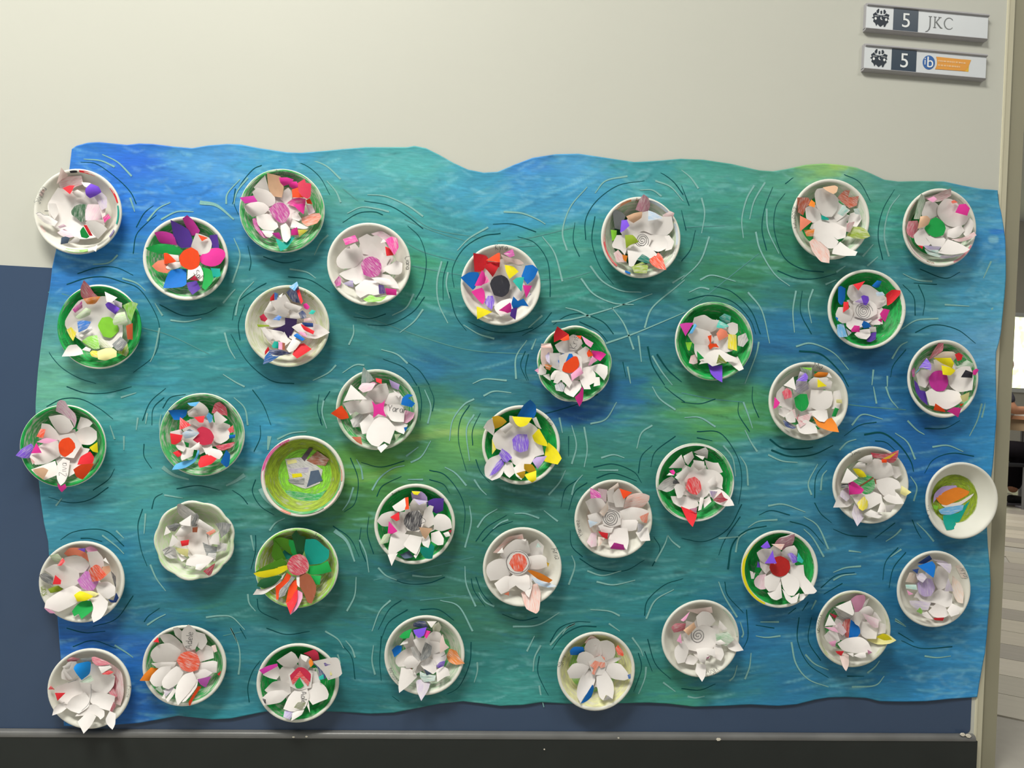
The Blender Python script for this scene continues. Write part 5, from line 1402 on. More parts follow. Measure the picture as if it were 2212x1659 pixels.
L(15, 845, (215, 1495, 200, 1435), 'gr gr2 gr', 'white flower with orange hexagon centre and mauve top petal at the left mural edge', '''
p mg3 73,30 75,17 80,13 87,15 92,24 102,34 104,44 101,55 96,44 85,36;p vi2 13,96 22,86 36,78 40,82 34,100 24,100
p w 104,56 110,38 122,42 128,48 122,54 110,60;p w 62,38 80,35 92,40 100,54 92,62 78,62 68,50;p w 98,65 110,56 124,53 134,60 134,72 124,80 108,78
p w 52,48 64,50 74,60 80,72 62,76 48,70;f o2 44,68 50,56 58,57 54,70;p w 40,88 58,76 76,74 82,95 60,108 42,110 34,98;f lp 44,76 58,70 76,73 60,78;f pk 36,93 44,77 52,92;f re3 34,98 42,106 38,110
p w 84,92 106,84 124,86 116,100 104,120 92,128;f ye 123,84 135,76 136,92 128,90;p re 105,110 110,98 124,90 130,98 128,108;f o 99,117 110,110 130,108 122,122 113,132 104,128
p w 36,117 55,110 72,104 78,124 56,133 44,125;f pe 38,117 54,114 62,118 54,132 46,126;p w 74,112 84,100 94,104 91,125 86,136 80,141 75,132;f pk 75,137 81,142 87,138 89,144 82,151 77,145
T Ziva 88,127 86 10;p w 78,66 100,62 112,80 100,100 80,98
c o 77,80 82,72 94,69 105,75 106,90 100,98 88,99 79,93''')
L(315, 820, (212, 1488, 203, 1438), 'gr gr2 gr2', 'flower of curled red, white and light blue petals on green plate', '''
p bl 33,46 45,45 62,45 60,54 50,60 42,60;p cr2 98,50 103,36 110,33 120,42 122,54 110,52;p lb 39,135 44,127 56,122 72,118 78,104 80,108 74,122 58,132;p cr2 103,99 118,96 133,93 130,100 115,106 108,104
p w 62,48 75,38 80,33 88,38 94,46 92,55 78,58 64,55;f lb 62,35 80,33 74,40 66,39;k w 62,52 74,43 78,52 66,53;p w 60,62 80,56 100,64 116,64 126,68 124,88 112,96 102,92 96,80 80,72
k lb 90,55 94,49 100,54 99,62 95,65;k w 101,52 106,47 122,60 112,66 104,68;f re2 51,56 68,68 54,74 50,75;f re 72,56 88,54 86,64 80,64;f re2 122,74 130,68 132,78 126,80;f bl 124,83 134,82 133,87 125,88
p w 36,78 52,74 60,82 56,90 40,90;f re 36,80 55,83 52,92 44,97 38,96;p re 40,109 50,105 55,112 48,116;p w 52,116 58,100 72,104 70,114 54,121;k w 44,98 56,90 60,102 56,108 48,104
p re 78,125 82,115 94,112 106,118 98,126 84,131 80,131;f bl 112,122 120,105 126,112 124,128 120,131 113,125;p w 98,102 112,106 115,112 110,119 98,116 90,110;p w 82,96 98,96 100,108 90,112
c cr 70,90 80,80 76,74 84,70 96,75 102,86 98,96 86,98 76,94;k lb3 54,80 66,73 80,80 70,86 58,88;k w 66,103 80,93 81,104 74,105''')
L(535, 905, (202, 1455, 248, 1462), 'lg ol w', 'empty plate crayoned lime inside with brown and grey scribbles and pink rim', '''
a pk2 .95 112 212 .07;a sa2 .95 212 255 .06;a gr2 .90 200 340 .05;a sa3 .94 -55 -20 .05;a sa2 .93 -5 20 .04;a gr2 .905 -20 60 .04;t Sara 128 .12 cr .93
d gr2 48,106 70,108 100,112 118,106 104,122 80,124 58,118;d gy3 56,60 84,58 112,76 108,96 86,104 64,96;d br2 88,62 104,48 122,60 116,70 100,68;d py 58,62 72,60 74,65 60,68;d pu3 62,74 92,72 90,80 64,80
d ye 66,82 80,81 82,86 67,88;d gn 94,78 106,76 112,92 96,98 88,102 92,88;d gy2 60,90 85,88 84,98 64,96;d dk 80,58 92,43 98,44 85,63''')
L(1005, 840, (250, 1415, 242, 1430), 'gr gr w', 'white flower with purple centre, yellow petals and one blue petal on top', '''
t Pia 46 .19
p w 27,58 33,48 40,44 44,60 42,70;p gd 40,42 48,40 56,43 62,49 54,56 44,60;p bl 77,42 86,26 92,20 97,16 105,24 106,36 102,44;p w 100,44 106,42 112,56 114,60 106,56;p ye 118,108 120,90 124,80 134,88 140,96 144,104 138,113 124,110;f ye2 40,75 46,90 40,98
p w 66,40 75,42 82,55 76,58 66,50;p w 44,66 58,56 75,50 95,50 110,62 116,90 118,98 104,102 98,112 84,118 72,112 60,95 44,88 40,78;f ye 70,41 100,43 92,54 82,57 75,52
k w 51,60 66,50 72,55 60,67;k ye 100,70 110,59 122,80 122,86 110,83 103,78;p w 60,108 70,110 75,125 66,133 58,125;p w 29,116 36,104 50,98 58,108 58,122 52,132 40,137 30,130
p vi2 46,112 56,102 58,112 46,126 36,130;k vi2 50,98 55,89 66,97 70,103 62,110 57,108;p w 72,118 84,108 92,118 84,136 76,130;k lv 100,108 106,102 122,100 116,110 108,120
f gd 76,126 90,122 88,132 84,134;k ye 88,128 106,122 106,136 100,140 94,136;f gd 88,112 100,113 106,122 96,126 88,120
c vi2 70,76 78,68 92,68 95,80 93,92 82,95 72,90''')
L(1385, 930, (215, 1385, 188, 1358), 'gr gr gr2', 'white flower with red centre and two red tipped points low on green plate', '''
a w .965 0 360 .05;t Alexandra 62 .12 dg .90
p gy3 78,32 96,25 100,30 99,42 88,38;p gy3 22,87 34,74 46,68 54,76 48,88 38,92 30,89;f bk2 47,76 52,72 58,79 48,80;p re 59,113 72,118 83,122 83,128 77,144 70,136 64,124;f lp 72,117 84,115 82,124
p w 44,98 54,98 66,98 84,104 86,112 76,118 60,115 48,108;p w 95,44 108,48 115,48 122,62 115,64 100,58;p w 66,68 80,56 100,58 112,60 122,70 120,88 105,90 95,100 80,98 66,84
k w 41,56 60,36 66,50 62,56;k w 63,38 76,31 79,40 70,52 65,46;f w 80,36 95,39 92,44;k w 78,44 94,46 95,56 86,60 79,54;f pk 42,60 48,58 51,63 48,67;f w 38,67 42,63 50,67
k w 49,84 53,80 62,82 66,90 60,100 54,101;p w 112,84 118,70 122,88;k w 99,77 111,65 113,82 104,80;p w 92,104 102,98 105,106 94,116;k w 88,100 94,100 90,118 85,120
p w 100,90 118,88 128,95 136,105 139,112 125,113 112,108 104,98;f cr2 107,104 120,92 124,100 130,103 118,108;f vi3 102,90 114,91 106,102
c re2 66,86 70,72 80,69 88,76 90,88 84,96 74,94;k w 50,70 68,53 72,62 64,74 58,76''')
L(1765, 930, (230, 1360, 230, 1388), 'gr3 w w', 'white flower with green and brown centre and maroon petal at upper right', '''
t Jinay 128 .17
p cr2 80,33 98,35 108,34 122,29 120,40 114,48 98,48 96,42 84,40;f gd 98,42 120,32 108,42;f o 96,43 104,43 104,48 97,48;p w 24,115 32,96 46,98 56,106 46,114;p lv3 52,124 56,108 64,118 70,130 60,143 55,133;p py 126,82 132,86 141,92 132,98 124,94
p w 108,52 122,54 126,66 118,72 110,66;p w 70,54 86,42 96,44 110,50 115,66 100,72 86,72 74,64;k w 60,45 72,38 82,36 83,46 78,51 72,48;k w 53,56 62,47 72,48 73,58 64,58
p lv3 36,90 46,84 50,100 44,106 34,98;f bk2 36,80 50,79 46,85 36,86;p w 98,100 115,90 122,96 130,109 118,110 104,106;p w 88,74 108,70 122,76 125,86 116,88 118,100 108,102 98,96 90,86
p w 70,124 80,118 98,126 92,131 76,128;p w 52,98 64,92 80,90 96,96 98,106 80,116 70,118 60,112;c gr2 50,72 66,68 76,66 86,72 86,86 78,94 66,96 60,86;l br 2 62,84 72,78 84,70;l br 1.6 86,72 88,80
f w 36,78 45,56 61,71 48,78;k ye 53,57 62,57 70,62 74,69 64,70 58,64;k pk 47,78 54,76 70,88 66,94 48,96;k ye2 60,108 70,98 76,106 75,116 68,120 62,116
k w 90,122 96,104 102,112 102,122;f w 102,112 118,110 110,122 103,122;f lg2 109,116 116,111 112,118''')
L(1955, 960, (292, 1372, 265, 1408), 'ol w w', 'empty white plate with olive base and drawn orange and teal leaves at right edge', '''
t Jules 207 .17
d lv 42,88 44,74 56,63 76,61 78,64 62,72 48,80;d te 57,106 80,102 88,92 97,84 92,94 84,110 74,126 62,128 57,114;d w 54,90 80,86 97,76 103,73 98,80 80,92 60,94;d oj 46,80 60,70 78,64 96,70 94,75 82,82 62,91 52,88
d lb2 50,98 60,94 88,90 86,98 68,105 54,104;d lg 42,90 50,92 48,98 43,96;d sa3 116,100 120,74 128,78 126,98 120,104''')
L(1205, 1000, (250, 1408, 245, 1420), 'br3 w w', 'white flower with pencil spiral centre and salmon petal at upper right, white plate', '''
t Parvez 208 .17
p lp3 60,38 74,40 72,58 62,55;p pe3 75,40 85,33 90,29 92,38 84,44;p sa3 97,68 104,50 118,45 130,46 137,49 136,56 126,66 110,67;p lp3 43,118 50,104 58,104 58,124 50,126;p pe3 60,110 70,112 66,120 60,125
p w 73,42 84,38 84,60 75,58;f mg2 48,37 62,44 65,52 49,53;p w 82,48 90,38 96,40 100,52 98,66 86,66;f o 92,38 111,44 98,54;p w 41,58 52,52 66,54 74,66 62,80 50,76
p w 116,104 126,98 134,96 136,104 138,116 124,117;p w 92,84 112,82 120,88 117,100 106,102 94,97;f nb3 119,90 130,92 124,102 119,104;p w 92,72 110,66 126,68 136,72 128,80 118,86 98,86;f sa2 122,80 136,74 133,90 126,88
p w 44,78 58,74 68,84 60,92 50,94;f lb3 45,85 60,89 48,97;p w 60,94 72,90 84,95 80,104 66,105;f re 60,102 75,105 74,114 66,110;p w 75,115 84,96 104,98 106,116 103,130 95,122 86,119 78,126;f mg 84,119 98,122 100,130 78,128
p w 66,82 80,68 94,75 94,92 80,96 68,92;s bk 79,82 13 4;k pe3 62,74 74,58 75,70 68,80''')
L(60, 1135, (182, 1458, 230, 1448), 'w w w', 'white flower with lilac centre, orange curl, green and yellow petals below it', '''
t Ram 201 .16 ol .945
p lg3 32,45 45,42 52,50 42,56;p sa 54,42 62,34 78,34 90,45 94,58 86,50 72,44 60,46;f pu 74,35 86,34 85,40;p lp 86,34 94,31 104,36 105,42 96,44 88,38;p gy2 17,74 26,71 38,77 38,90 28,86 20,80;p ol 30,95 44,90 58,91 48,98 34,101;p bk2 124,68 131,76 132,96 128,84
p w 55,48 70,45 84,48 92,60 84,70 66,70 52,60;p w 88,40 104,38 112,48 114,60 104,66 94,62;f re2 44,60 52,48 56,54 50,60;p pe 110,62 122,60 124,68 116,76;f w 112,52 116,48 122,58
p w 24,66 40,58 58,60 76,68 78,85 60,98 46,90 38,76;f re 37,88 41,74 50,82 49,88;p w 100,86 120,84 131,92 130,104 120,110 106,104;f nb 132,100 136,108 132,115 124,115 120,110 128,112
p gr 66,128 74,118 84,112 96,113 97,126 88,134 80,140 76,132 69,136;p w 28,112 45,100 68,90 80,96 78,112 62,122 46,129 36,126 25,123;f lp 24,123 34,126 42,131 33,131;p w 92,108 106,100 120,114 118,125 110,138 98,145 95,135 98,122
c li2 74,82 86,68 100,72 106,84 98,97 86,97 78,90;k o2 91,66 100,59 106,60 118,74 108,82 96,84;k py 80,98 96,98 106,102 100,107;k ye 69,104 78,98 90,102 98,106 88,112 74,114''')
L(300, 1050, (245, 1430, 218, 1395), 'lg3 lg3 lg3', 'pale flower with grey pencil scribbles on cream plate with cut faceted rim', '''
t Navuie 20 .15 gy .90
p gy3 57,28 62,26 76,34 90,45 88,56 78,58 66,48 58,40;p gy2 78,48 86,40 90,46 86,60 79,60;p gy2 42,60 56,55 62,58 54,68 46,66;p gy2 114,56 126,54 138,57 134,68 122,78 120,66;p gy3 35,95 45,90 54,92 58,108 46,108 38,103
l gy .7 60,36 66,42 72,34 76,40 70,46;l gy .7 118,74 126,58 124,72 134,60;l gy .7 36,96 46,92 38,102 50,96;p gy3 118,84 132,86 130,96 116,98
p w 66,70 84,62 100,66 104,90 100,105 84,108 74,94;f w 60,55 78,43 77,60 64,58;k w 53,74 64,60 78,58 79,68 66,76;k w 87,56 90,49 112,63 106,68 90,60;f w 37,74 41,60 48,69;f sa2 100,70 113,64 115,68 106,74
k w 104,78 119,67 121,88 106,86;p gy2 95,84 104,88 122,92 130,90 116,98 104,108 100,100;f w 45,90 50,72 60,82 50,90;f re 62,82 75,80 74,88 64,90;f py 54,92 74,94 73,106 60,100
p w 56,100 72,108 64,113;p gy3 100,112 104,100 116,100 114,112;p w 72,110 84,102 102,104 112,108 100,120 90,126 84,120 70,118;k w 84,124 86,117 100,115 106,114 92,126;f cr2 96,127 114,115 108,132 104,134
c br 80,62 88,61 87,69 80,69;l gy .7 68,122 74,112 70,118 78,120;l gy .7 48,66 44,62 56,60 52,66''', 0.05)
L(520, 1110, (222, 1465, 205, 1405), 'lg2 ol2 lg2', 'leafy flower with round red centre, green and teal leaves, red and brown strips below', '''
t Jediji 66 .14 bk .94
p fg 48,38 60,35 74,40 80,56 76,62 60,50 50,45;p dg 76,32 83,24 88,32 97,34 96,52 92,62 84,62 80,46;p fg 50,40 58,48 64,60 68,68 52,70 46,62;p gr 72,38 80,40 84,60 78,62 72,50;p dt 58,62 72,46 76,48 80,60 70,68 62,66
p te 97,38 112,38 124,48 132,54 131,66 120,74 103,76 98,66 95,54;p gr 104,92 120,92 118,106 108,104;p gr 100,88 103,78 118,76 130,70 136,86 120,90 106,91
p fg 20,88 34,79 48,72 62,66 70,74 64,80 44,83;p ye 19,89 34,84 58,79 69,76 70,83 58,90 40,95 26,94;p dg 24,108 30,98 56,92 62,94 50,106 36,111;p w 18,121 24,112 36,112 50,104 62,92 67,88 58,104 44,114 34,120
p gy2 57,125 58,114 72,100 76,92 82,94 70,112 66,122;p o 53,128 52,108 62,100 69,88 75,92 70,106 60,114 56,128;p o 67,134 72,110 78,100 84,98 85,108 78,126;p re 68,134 75,128 80,118 85,112 84,130 74,150;p lp 75,142 76,130 86,114 92,118 92,126 84,142 74,151
p br 88,92 96,88 104,92 112,106 112,118 106,134 100,132 94,118 88,108;p w 83,93 88,91 88,110 84,106
c cr2 69,76 76,64 88,60 98,66 102,78 97,88 84,92 74,88''')
L(775, 1010, (235, 1445, 240, 1440), 'gr gr w', 'white flower with black scribbled centre and purple petal at upper right, green plate', '''
t Ayra 130 .12 dg .93;t x 212 .1 dg .94
p pu 103,50 112,46 127,46 126,64 116,69 105,62;p lv 78,38 82,35 94,36 102,44 102,58 80,50;f ye 79,35 92,36 88,41 82,40;p lg3 30,115 38,100 48,98 44,112;p gn 62,130 75,124 82,134 68,136;p w 126,98 134,95 137,102 130,104
p w 76,55 82,46 100,50 102,60 96,66 78,66;f vi3 82,47 104,50 90,56;f w 50,58 69,45 71,62 62,66 54,64;f o 69,45 74,44 75,62 69,63;p w 27,80 34,70 48,65 62,66 58,82 44,88 34,87;f re 47,74 60,66 61,78 56,80
p w 112,76 118,69 128,70 137,78 139,90 124,95 112,92;f cr 134,94 139,93 137,98;p w 108,98 120,94 127,106 126,115 118,116 108,110;p w 98,64 106,56 112,58 110,66 112,72 114,84 104,90 94,85
p w 48,98 50,80 64,72 74,90 66,105 54,100;f pk 43,98 45,80 52,88 58,95 50,99;f te 92,118 104,120 108,113 113,118 110,136 100,136 92,126;p w 92,105 104,98 107,110 104,120 96,116;p w 48,100 60,98 75,100 70,118 58,126 48,136 44,124;p w 43,130 58,128 49,147
p w 82,132 92,116 91,125 85,136;p w 66,116 76,100 95,104 92,116 86,130 80,127
c w 68,70 90,64 100,80 90,96 72,94;c bk2 67,80 74,67 88,64 95,72 92,92 80,95 70,88;f pe 90,89 110,91 100,107 95,102;l bk .6 92,72 100,80 92,84''')
L(1010, 1110, (230, 1405, 200, 1385), 'w w w', 'white flower with orange scribbled circle centre and long pale orange point below', '''
t Aria 33 .21 bk .95
p sa3 38,58 50,45 60,35 82,30 84,38 68,38 56,48 48,58;p lb3 95,95 112,98 133,108 120,110 104,106;f oj 89,85 95,84 112,90 127,99 122,103 106,98;p sa3 80,118 96,106 104,104 109,118 107,144 102,149 88,142 84,132
p w 92,46 104,38 114,48 112,62 98,66 90,60;f te3 102,50 105,43 110,50;p w 48,62 58,48 72,38 90,40 94,58 78,66 60,72;f w 44,59 52,50 54,58;f w 80,38 88,38 86,41;p w 30,76 42,68 60,66 66,85 58,96 34,100 28,88
p w 88,64 110,61 118,66 119,79 106,83 90,82;f gd 118,72 122,74 120,80;p w 40,104 56,93 68,94 64,114 50,120 44,112;p w 86,90 97,104 92,125 86,118;f sa 54,120 62,116 62,122;p w 62,96 75,86 92,92 94,110 86,117 78,112 72,107 62,113
c w 58,72 66,58 76,54 88,60 94,72 88,86 76,92 64,88;c o2 62,74 68,62 76,59 85,63 89,74 82,86 70,85
l bk .7 60,80 58,70 64,60 75,56 86,60 92,72 88,83 76,89 65,86 60,80''')
L(1565, 1110, (248, 1390, 238, 1398), 'gr gr w', 'white flower with solid red centre and violet curls, yellow edged green plate', '''
a ye .96 105 248 .07;t scrib 112 .1 dg .91
p mv2 75,44 82,36 105,30 104,40 98,52 88,56 78,48;f w 82,36 104,29 94,34;p dg 38,75 46,80 44,90;p w 38,85 46,88 44,97 40,97;f tq 108,70 110,58 118,70 116,74
p w 68,52 74,46 84,52 84,64 74,66;f sa3 70,45 90,45 85,54;p w 84,58 92,50 104,47 109,54 108,64 94,68;f vi2 94,60 100,58 108,64 109,72 102,74;p w 48,58 56,52 70,52 76,68 60,74 52,68;f vi 54,49 64,40 69,50 60,52
p w 112,120 124,118 118,128 112,130;p w 52,66 60,74 72,80 62,90 54,80;f pu 48,80 50,70 54,80;p lp3 44,100 50,92 62,90 62,112 54,113 46,108;p w 64,118 78,110 84,100 86,125 78,129 70,126;p w 86,112 100,125 112,118 108,132 100,134 92,128
p w 98,78 118,76 120,92 128,102 138,115 134,119 120,120 110,105 98,95;p w 60,94 72,88 84,94 80,114 66,116 60,108;p w 84,96 95,88 110,98 112,110 104,122 96,122 88,112
c dr 67,80 72,66 84,63 96,70 98,82 92,91 82,94 72,90;f vi 60,74 68,62 72,54 74,64 78,74 66,74;f w 70,72 78,73 75,75''')
L(1895, 1150, (290, 1382, 270, 1412), 'w w w', 'white and lavender flower with purple shaded centre, white plate in lower right', '''
t Aryan 38 .15 gy .95;a pe3 .88 20 45 .1
p nb 60,46 72,38 78,34 82,40 70,47;p lv3 82,40 98,42 106,46 98,48;f nb 52,56 62,54 60,62;p pe3 42,74 48,60 54,60 60,66 58,76;p pe3 112,64 124,76 129,90 128,106 120,104 112,88
p w 84,70 90,50 100,52 106,62 104,80 92,88;f lv3 88,45 110,47 111,54 108,62 98,52;f lv3 58,62 70,60 74,68 68,75 60,70;f bl 60,50 72,46 82,43 87,50 84,68 76,62;f vi 70,48 78,46 80,58;f tq 82,44 87,50 85,66
f tq3 42,78 58,78 60,86 52,85 43,84;f lp 44,86 54,92 47,94;p lv3 48,102 60,102 80,105 76,116 60,115 50,108;p w 104,116 112,106 124,112 122,122 110,126;p w 56,92 78,94 92,84 112,92 112,110 100,112 84,105 66,104
p w 64,122 74,118 84,130 74,128;f lg2 58,118 64,112 68,118 66,122;f lv3 100,88 106,68 114,88;p w 76,118 88,106 102,112 106,124 98,128 84,126;f re 84,128 100,127 98,132 86,131
c lv2 60,76 70,68 82,70 86,84 80,95 70,96 62,90''')
L(1725, 1240, (252, 1360, 245, 1388), 'gr2 w ol3', 'white flower with half blue half red centre and yellow tip pointing right', '''
t Vosuman 157 .16 bk .945 flip
p lp 78,38 86,32 98,31 100,38 92,56 85,58;p cr 46,58 58,62 54,67;p w 92,56 100,40 106,36 98,52;p gy3 52,51 64,52 82,62 76,68 62,66;f w 55,49 78,39 83,58 80,62;p py 100,98 116,95 124,89 134,90 146,99 136,104 118,105;f ye 116,94 126,89 134,92 140,98 128,99
p w 110,55 116,58 124,70 118,72 112,64;p w 90,56 98,49 106,48 112,54 110,62 100,66;p w 118,72 130,75 130,88 118,90;p w 92,70 108,74 118,82 116,97 100,96 92,88;p pp 60,118 75,118 75,136 71,145 66,138;f re 55,115 68,115 64,122 58,119
c dr2 64,76 70,68 77,67 75,95 70,94 68,80;c bl 75,95 78,68 86,74 91,80 92,88 86,96
k w 84,57 92,56 95,66 90,78 84,74 82,66;k lp3 95,58 110,64 120,68 119,80 112,80 102,70;f w 39,78 46,60 56,76;p w 50,80 56,66 64,70 70,84 60,86;k lp3 54,78 62,72 72,86 66,92 56,84;f lp2 38,79 54,80 60,88 50,85
p w 38,92 46,84 58,88 62,100 50,106 42,100;f lp 45,102 56,99 55,108 50,108;p w 58,104 72,96 92,94 104,102 110,116 98,118 84,118 66,114;k w 82,122 90,118 100,117 101,124 94,126;k w 72,118 82,118 82,124;f lp 103,113 110,117 104,120''')
L(75, 1365, (210, 1455, 242, 1440), 'w w w', 'white flower with bright blue curl at top and rose petals, lowest left plate', '''
t Cagan 6 .14
p ro3 108,45 118,50 130,62 133,90 128,110 118,106 122,80 118,60;p ro2 48,42 54,38 68,40 62,44 50,46;p ro2 118,62 124,70 122,88 112,92 116,80;p re2 20,86 24,80 30,86;p dg3 68,40 86,38 84,44 72,44
p w 40,60 50,45 62,44 68,60 54,74 40,70;f ro2 85,38 90,37 108,44 114,48 104,50 92,50 86,44;p w 82,48 98,46 106,58 120,66 118,80 108,92 96,92 82,80;k w 41,52 56,45 52,55 46,56;k w 42,60 46,58 56,70 50,72;f w 95,52 108,48 115,53 100,62;f re2 100,63 110,57 118,60 110,64
p ro2 110,90 118,84 124,95 118,100;f ro2 112,118 118,104 122,110 116,120;p w 32,82 48,76 66,72 74,95 50,108 36,104 30,92;f re 30,91 46,91 34,103;p w 26,125 30,112 44,104 50,112 40,120;p w 80,92 100,90 120,96 118,108 112,118 98,114 84,106
p w 106,130 112,118 121,122 120,138 116,146 108,138;p w 64,134 80,118 92,126 84,140 73,152 68,142;p w 60,126 74,112 90,108 104,118 104,126 98,131 90,124;p w 46,112 56,98 75,90 82,100 80,112 66,122 54,118
f gr3 66,75 84,64 88,72 80,76;k bb 58,55 62,48 80,44 84,46 82,62 70,72 62,62;l gy .6 50,76 62,72;l gy .6 84,78 84,95 80,108 70,118''')
L(280, 1320, (195, 1450, 205, 1408), 'gr2 gr2 w', 'large white flower with orange scribbled centre covering its plate, second from lower left', '''
p oj 15,104 22,94 32,84 44,86 36,96 30,104;f re 131,94 137,89 134,97;p w 65,25 72,24 80,32 78,45 68,36;p w 98,30 112,34 116,46 108,58 100,52;p w 44,36 60,34 75,45 84,60 70,62 50,46;f re 35,46 42,39 44,47
p w 78,30 88,20 98,28 104,42 98,57 86,60 78,45;T Adele 92,57 84 9.5;p w 96,64 114,50 124,54 126,70 106,76;f pp 122,52 128,50 131,60 126,62;p w 32,78 52,76 70,76 66,86 44,86;p w 34,58 44,50 60,48 76,58 76,72 56,78 36,76 31,66
f gr3 38,116 46,112 50,120 46,122;p w 102,78 124,74 131,76 130,92 120,92 104,88;p w 84,90 105,84 124,92 116,98 98,102;p lv3 50,118 68,110 64,118 54,128;p w 48,130 52,122 54,132;p w 54,132 66,115 70,118 64,128 57,136;f o 88,136 102,112 107,113 96,130 90,142
p w 33,96 46,84 62,82 58,100 48,112 36,112 30,104;p w 92,112 102,100 100,114 84,134 78,136;f li 101,102 122,97 114,114 106,110;p w 48,106 56,92 70,82 82,88 72,108 58,117 50,114;p w 70,112 80,96 94,90 100,104 92,118 72,141 68,128
c o2 70,74 76,64 88,60 100,64 105,76 102,88 90,91 78,87''')
L(525, 1355, (208, 1440, 230, 1412), 'gr gr w', 'white flower with red and green chevron centre and a small picture card at right', '''
p cr 90,39 106,33 112,38 114,48 104,50 100,44;p dk 100,60 104,52 112,46 112,52 106,56;p w 82,50 86,40 98,44 104,54 96,64 84,60;f w 86,40 98,44 94,52 87,47;f oj 98,52 101,46 106,54 101,60;p w 50,50 62,42 72,36 78,40 84,50 76,60 60,58
p w 29,71 40,62 52,58 58,68 50,78 40,76;f mg 24,64 36,58 51,54 52,58 30,70;p gr3 108,60 114,64 115,80 110,78;p w 98,64 110,66 116,82 104,86 96,78;p w 53,66 60,58 72,56 82,70 72,86 58,86
p w 32,94 44,82 56,80 70,84 72,98 56,108 44,104;p w 28,106 40,96 60,94 68,100 56,112 36,116 30,116;f bk2 29,106 34,108 34,114 30,112;p w 98,86 114,82 124,90 128,100 126,107 118,110 104,116 96,104;p w 98,108 100,128 94,114
p vi3 60,134 62,124 72,121 76,128 70,138;p w 74,126 92,120 88,130 72,140;p w 60,122 68,104 80,92 96,92 99,104 94,118 88,124 72,126;T Aaley 86,96 -86 8.5;f ol3 76,120 82,112 94,112 88,124
c w 68,70 84,60 104,68 102,90 84,94 70,88;c cr 70,72 82,60 92,61 101,70 100,82 85,66 72,80;c re2 72,80 85,65 99,82 97,88 85,74 74,86;c gr 77,86 84,75 91,87 86,91 80,91''')
L(800, 1300, (215, 1410, 195, 1390), 'gr2 gr3 w', 'white and grey flower with grey centre, violet curl above and orange petal right', '''
t puomcoa 228 .15 gy .945
p ol3 92,36 102,30 106,38 102,48 94,46;p nb2 64,32 72,29 82,29 87,40 75,38 64,37;f w 84,29 99,29 91,39;p bl 32,72 40,65 47,66 46,74 36,83;p oj2 114,82 118,70 128,73 134,84 141,92 128,94 118,90;p lv3 68,118 74,116 90,120 86,132 76,148 70,134
p w 58,50 62,44 66,56 64,66 54,72 48,62;f gr 43,52 50,45 62,40 58,54 48,55;f w 44,65 50,58 56,57 56,62;p w 86,50 94,44 104,46 108,54 104,62 90,60;p w 86,58 105,60 106,74 94,78;f pp 104,60 108,48 112,62 118,68 104,77
p te3 74,104 84,108 98,110 96,118 80,120 74,112;p w 98,102 108,96 116,100 119,110 112,112 100,120;p br 54,100 62,98 64,108 58,106;p w 38,84 48,73 60,68 68,82 56,96 42,97 38,92;p w 46,98 56,98 66,104 70,112 56,126 43,136 42,124
p w 90,74 110,72 114,84 108,94 96,94;f vi2 98,96 104,90 112,88 110,96 102,99;p w 74,94 84,82 98,88 99,104 94,108 84,104;f gn 80,100 92,107 84,110;p w 48,92 56,82 68,80 76,88 68,98 54,99;f w 62,102 72,90 68,102 64,108;p gy3 60,68 68,66 76,78 72,88 64,80
c gy2 74,84 82,60 92,66 90,80 82,86 76,88;f vi 64,42 84,38 80,50 72,54 66,48;f pk 79,50 82,42 90,44 84,55;k w 64,57 72,54 83,54 80,66 73,74 68,66;l bk .6 106,82 110,80 114,76''')
L(1170, 1325, (230, 1395, 265, 1440), 'lg2 py2 w', 'white eight petalled flower with salmon scribbled centre and blue striped lower petal', '''
t Shiv 174 .22 bk .945
p sa3 64,44 72,34 78,34 86,40 80,48;p bl 42,56 48,50 62,50 64,56 54,62 43,62;p w 98,70 108,66 120,66 112,72 100,76;f o2 110,52 114,47 122,58 122,64 114,62;p w 64,50 70,40 80,37 88,42 90,62 74,66 65,58
p w 86,42 98,40 108,46 110,60 104,72 92,70 84,58;p w 52,70 56,60 66,57 78,64 80,78 60,82;p w 38,86 46,76 58,74 72,80 60,96 42,97;p w 92,80 106,74 118,76 128,88 132,96 124,100 108,98 94,92;f bl2 128,92 133,90 133,97 130,98
f bl 58,135 66,122 76,106 78,112 74,125 66,132;p w 53,112 58,96 68,84 82,88 78,106 64,124 58,134 53,124;p w 82,104 82,88 94,84 106,102 108,116 106,128 100,124 96,122 92,130 86,124;f gy3 92,130 98,122 106,128
p w 70,72 88,62 98,76 92,92 76,92;c sa2 72,78 80,70 86,62 94,66 95,80 88,82 86,78 82,84 79,92 75,90 78,82''')
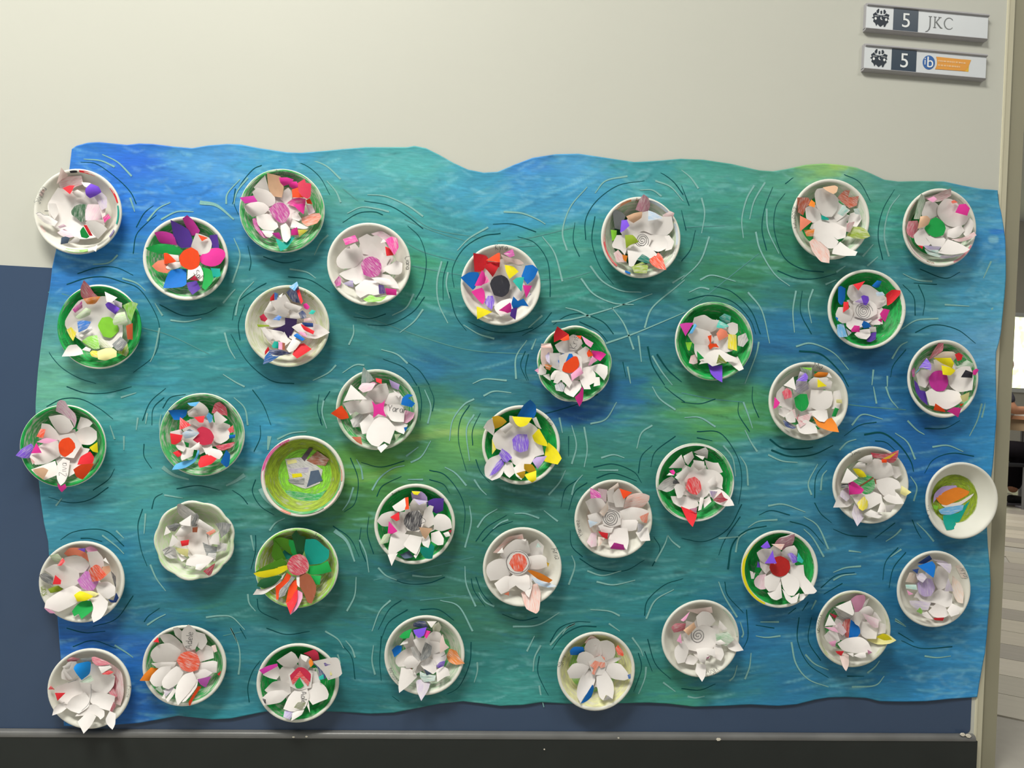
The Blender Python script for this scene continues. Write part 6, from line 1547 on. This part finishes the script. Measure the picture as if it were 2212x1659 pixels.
L(1395, 1260, (240, 1390, 238, 1395), 'w w w', 'all white flower with small pencil spiral centre and rose shaded left petal', '''
t VIRAT 302 .17;a gr3 .93 5 55 .04
p pp 60,40 76,38 98,35 100,44 80,46;p ro2 38,66 44,60 60,60 58,70 42,74;p w 118,86 132,82 138,88 146,100 134,102 124,98;p w 74,132 76,119 90,122 89,138 84,147 78,138;p w 75,50 84,42 96,44 104,56 92,68 78,68;f lp 52,55 66,42 60,54 56,57
p w 92,66 104,62 110,66 110,76 98,78;k w 110,55 122,68 114,72 108,66;p gr3 104,76 122,72 132,84 120,94 106,88;p w 102,92 112,92 117,106 112,116 100,110;p w 44,96 56,86 64,100 58,118 48,120 43,108
p w 56,114 66,106 80,112 72,122 60,120;p w 54,76 72,68 84,62 94,64 106,70 106,88 96,102 76,102 60,98;s bk 78,78 11 2.6;k pe 56,70 72,58 75,66 64,78;f lp 46,86 52,75 54,90;f w 47,86 51,80 53,91;k w 102,88 112,84 120,90 108,92
k w 75,98 90,96 103,98 104,110 92,106 88,121 80,116;f lp 86,114 96,108 94,112''')

for i, (ox, oy, b4, spec, label, text, wob) in enumerate(LILIES):
    ly = Lily(i + 1, ox, oy, b4, spec, label, wob)
    if i + 1 not in (2, 10, 19, 23, 27):
        ly.heart()
    ly.run(text)
    if i == 34:
        # small printed card glued to the plate: pale card, two purple pictures, letters
        ly.last = None
        card = ly.poly('p', 'w', [[104, 51], [128, 46], [139, 45], [144, 50], [148, 69], [143, 74], [127, 79], [119, 66]])
        card.name = 'picture_card'
        card['label'] = 'small pale card with two purple pictures'
        ly.last = card
        for code, pts in (('nb2', [[104, 53], [112, 50], [119, 58], [124, 76], [118, 79], [113, 76], [112, 62]]), ('pu2', [[120, 52], [133, 49], [136, 60], [124, 63]]),
                          ('pu2', [[125, 65], [137, 62], [140, 74], [128, 77]]), ('pe', [[125, 53], [131, 52], [132, 58], [127, 60]]), ('py', [[129, 66], [134, 66], [134, 71], [130, 72]]),
                          ('tq', [[113, 74], [120, 70], [121, 77], [114, 79]])):
            q = ly.poly('p', code, pts)
            q.name = 'card_picture'
            q.parent = card
            ly.last = card
        ly.petal_text('RUMI', 137, 52.5, -76, 5.6, 'gn')
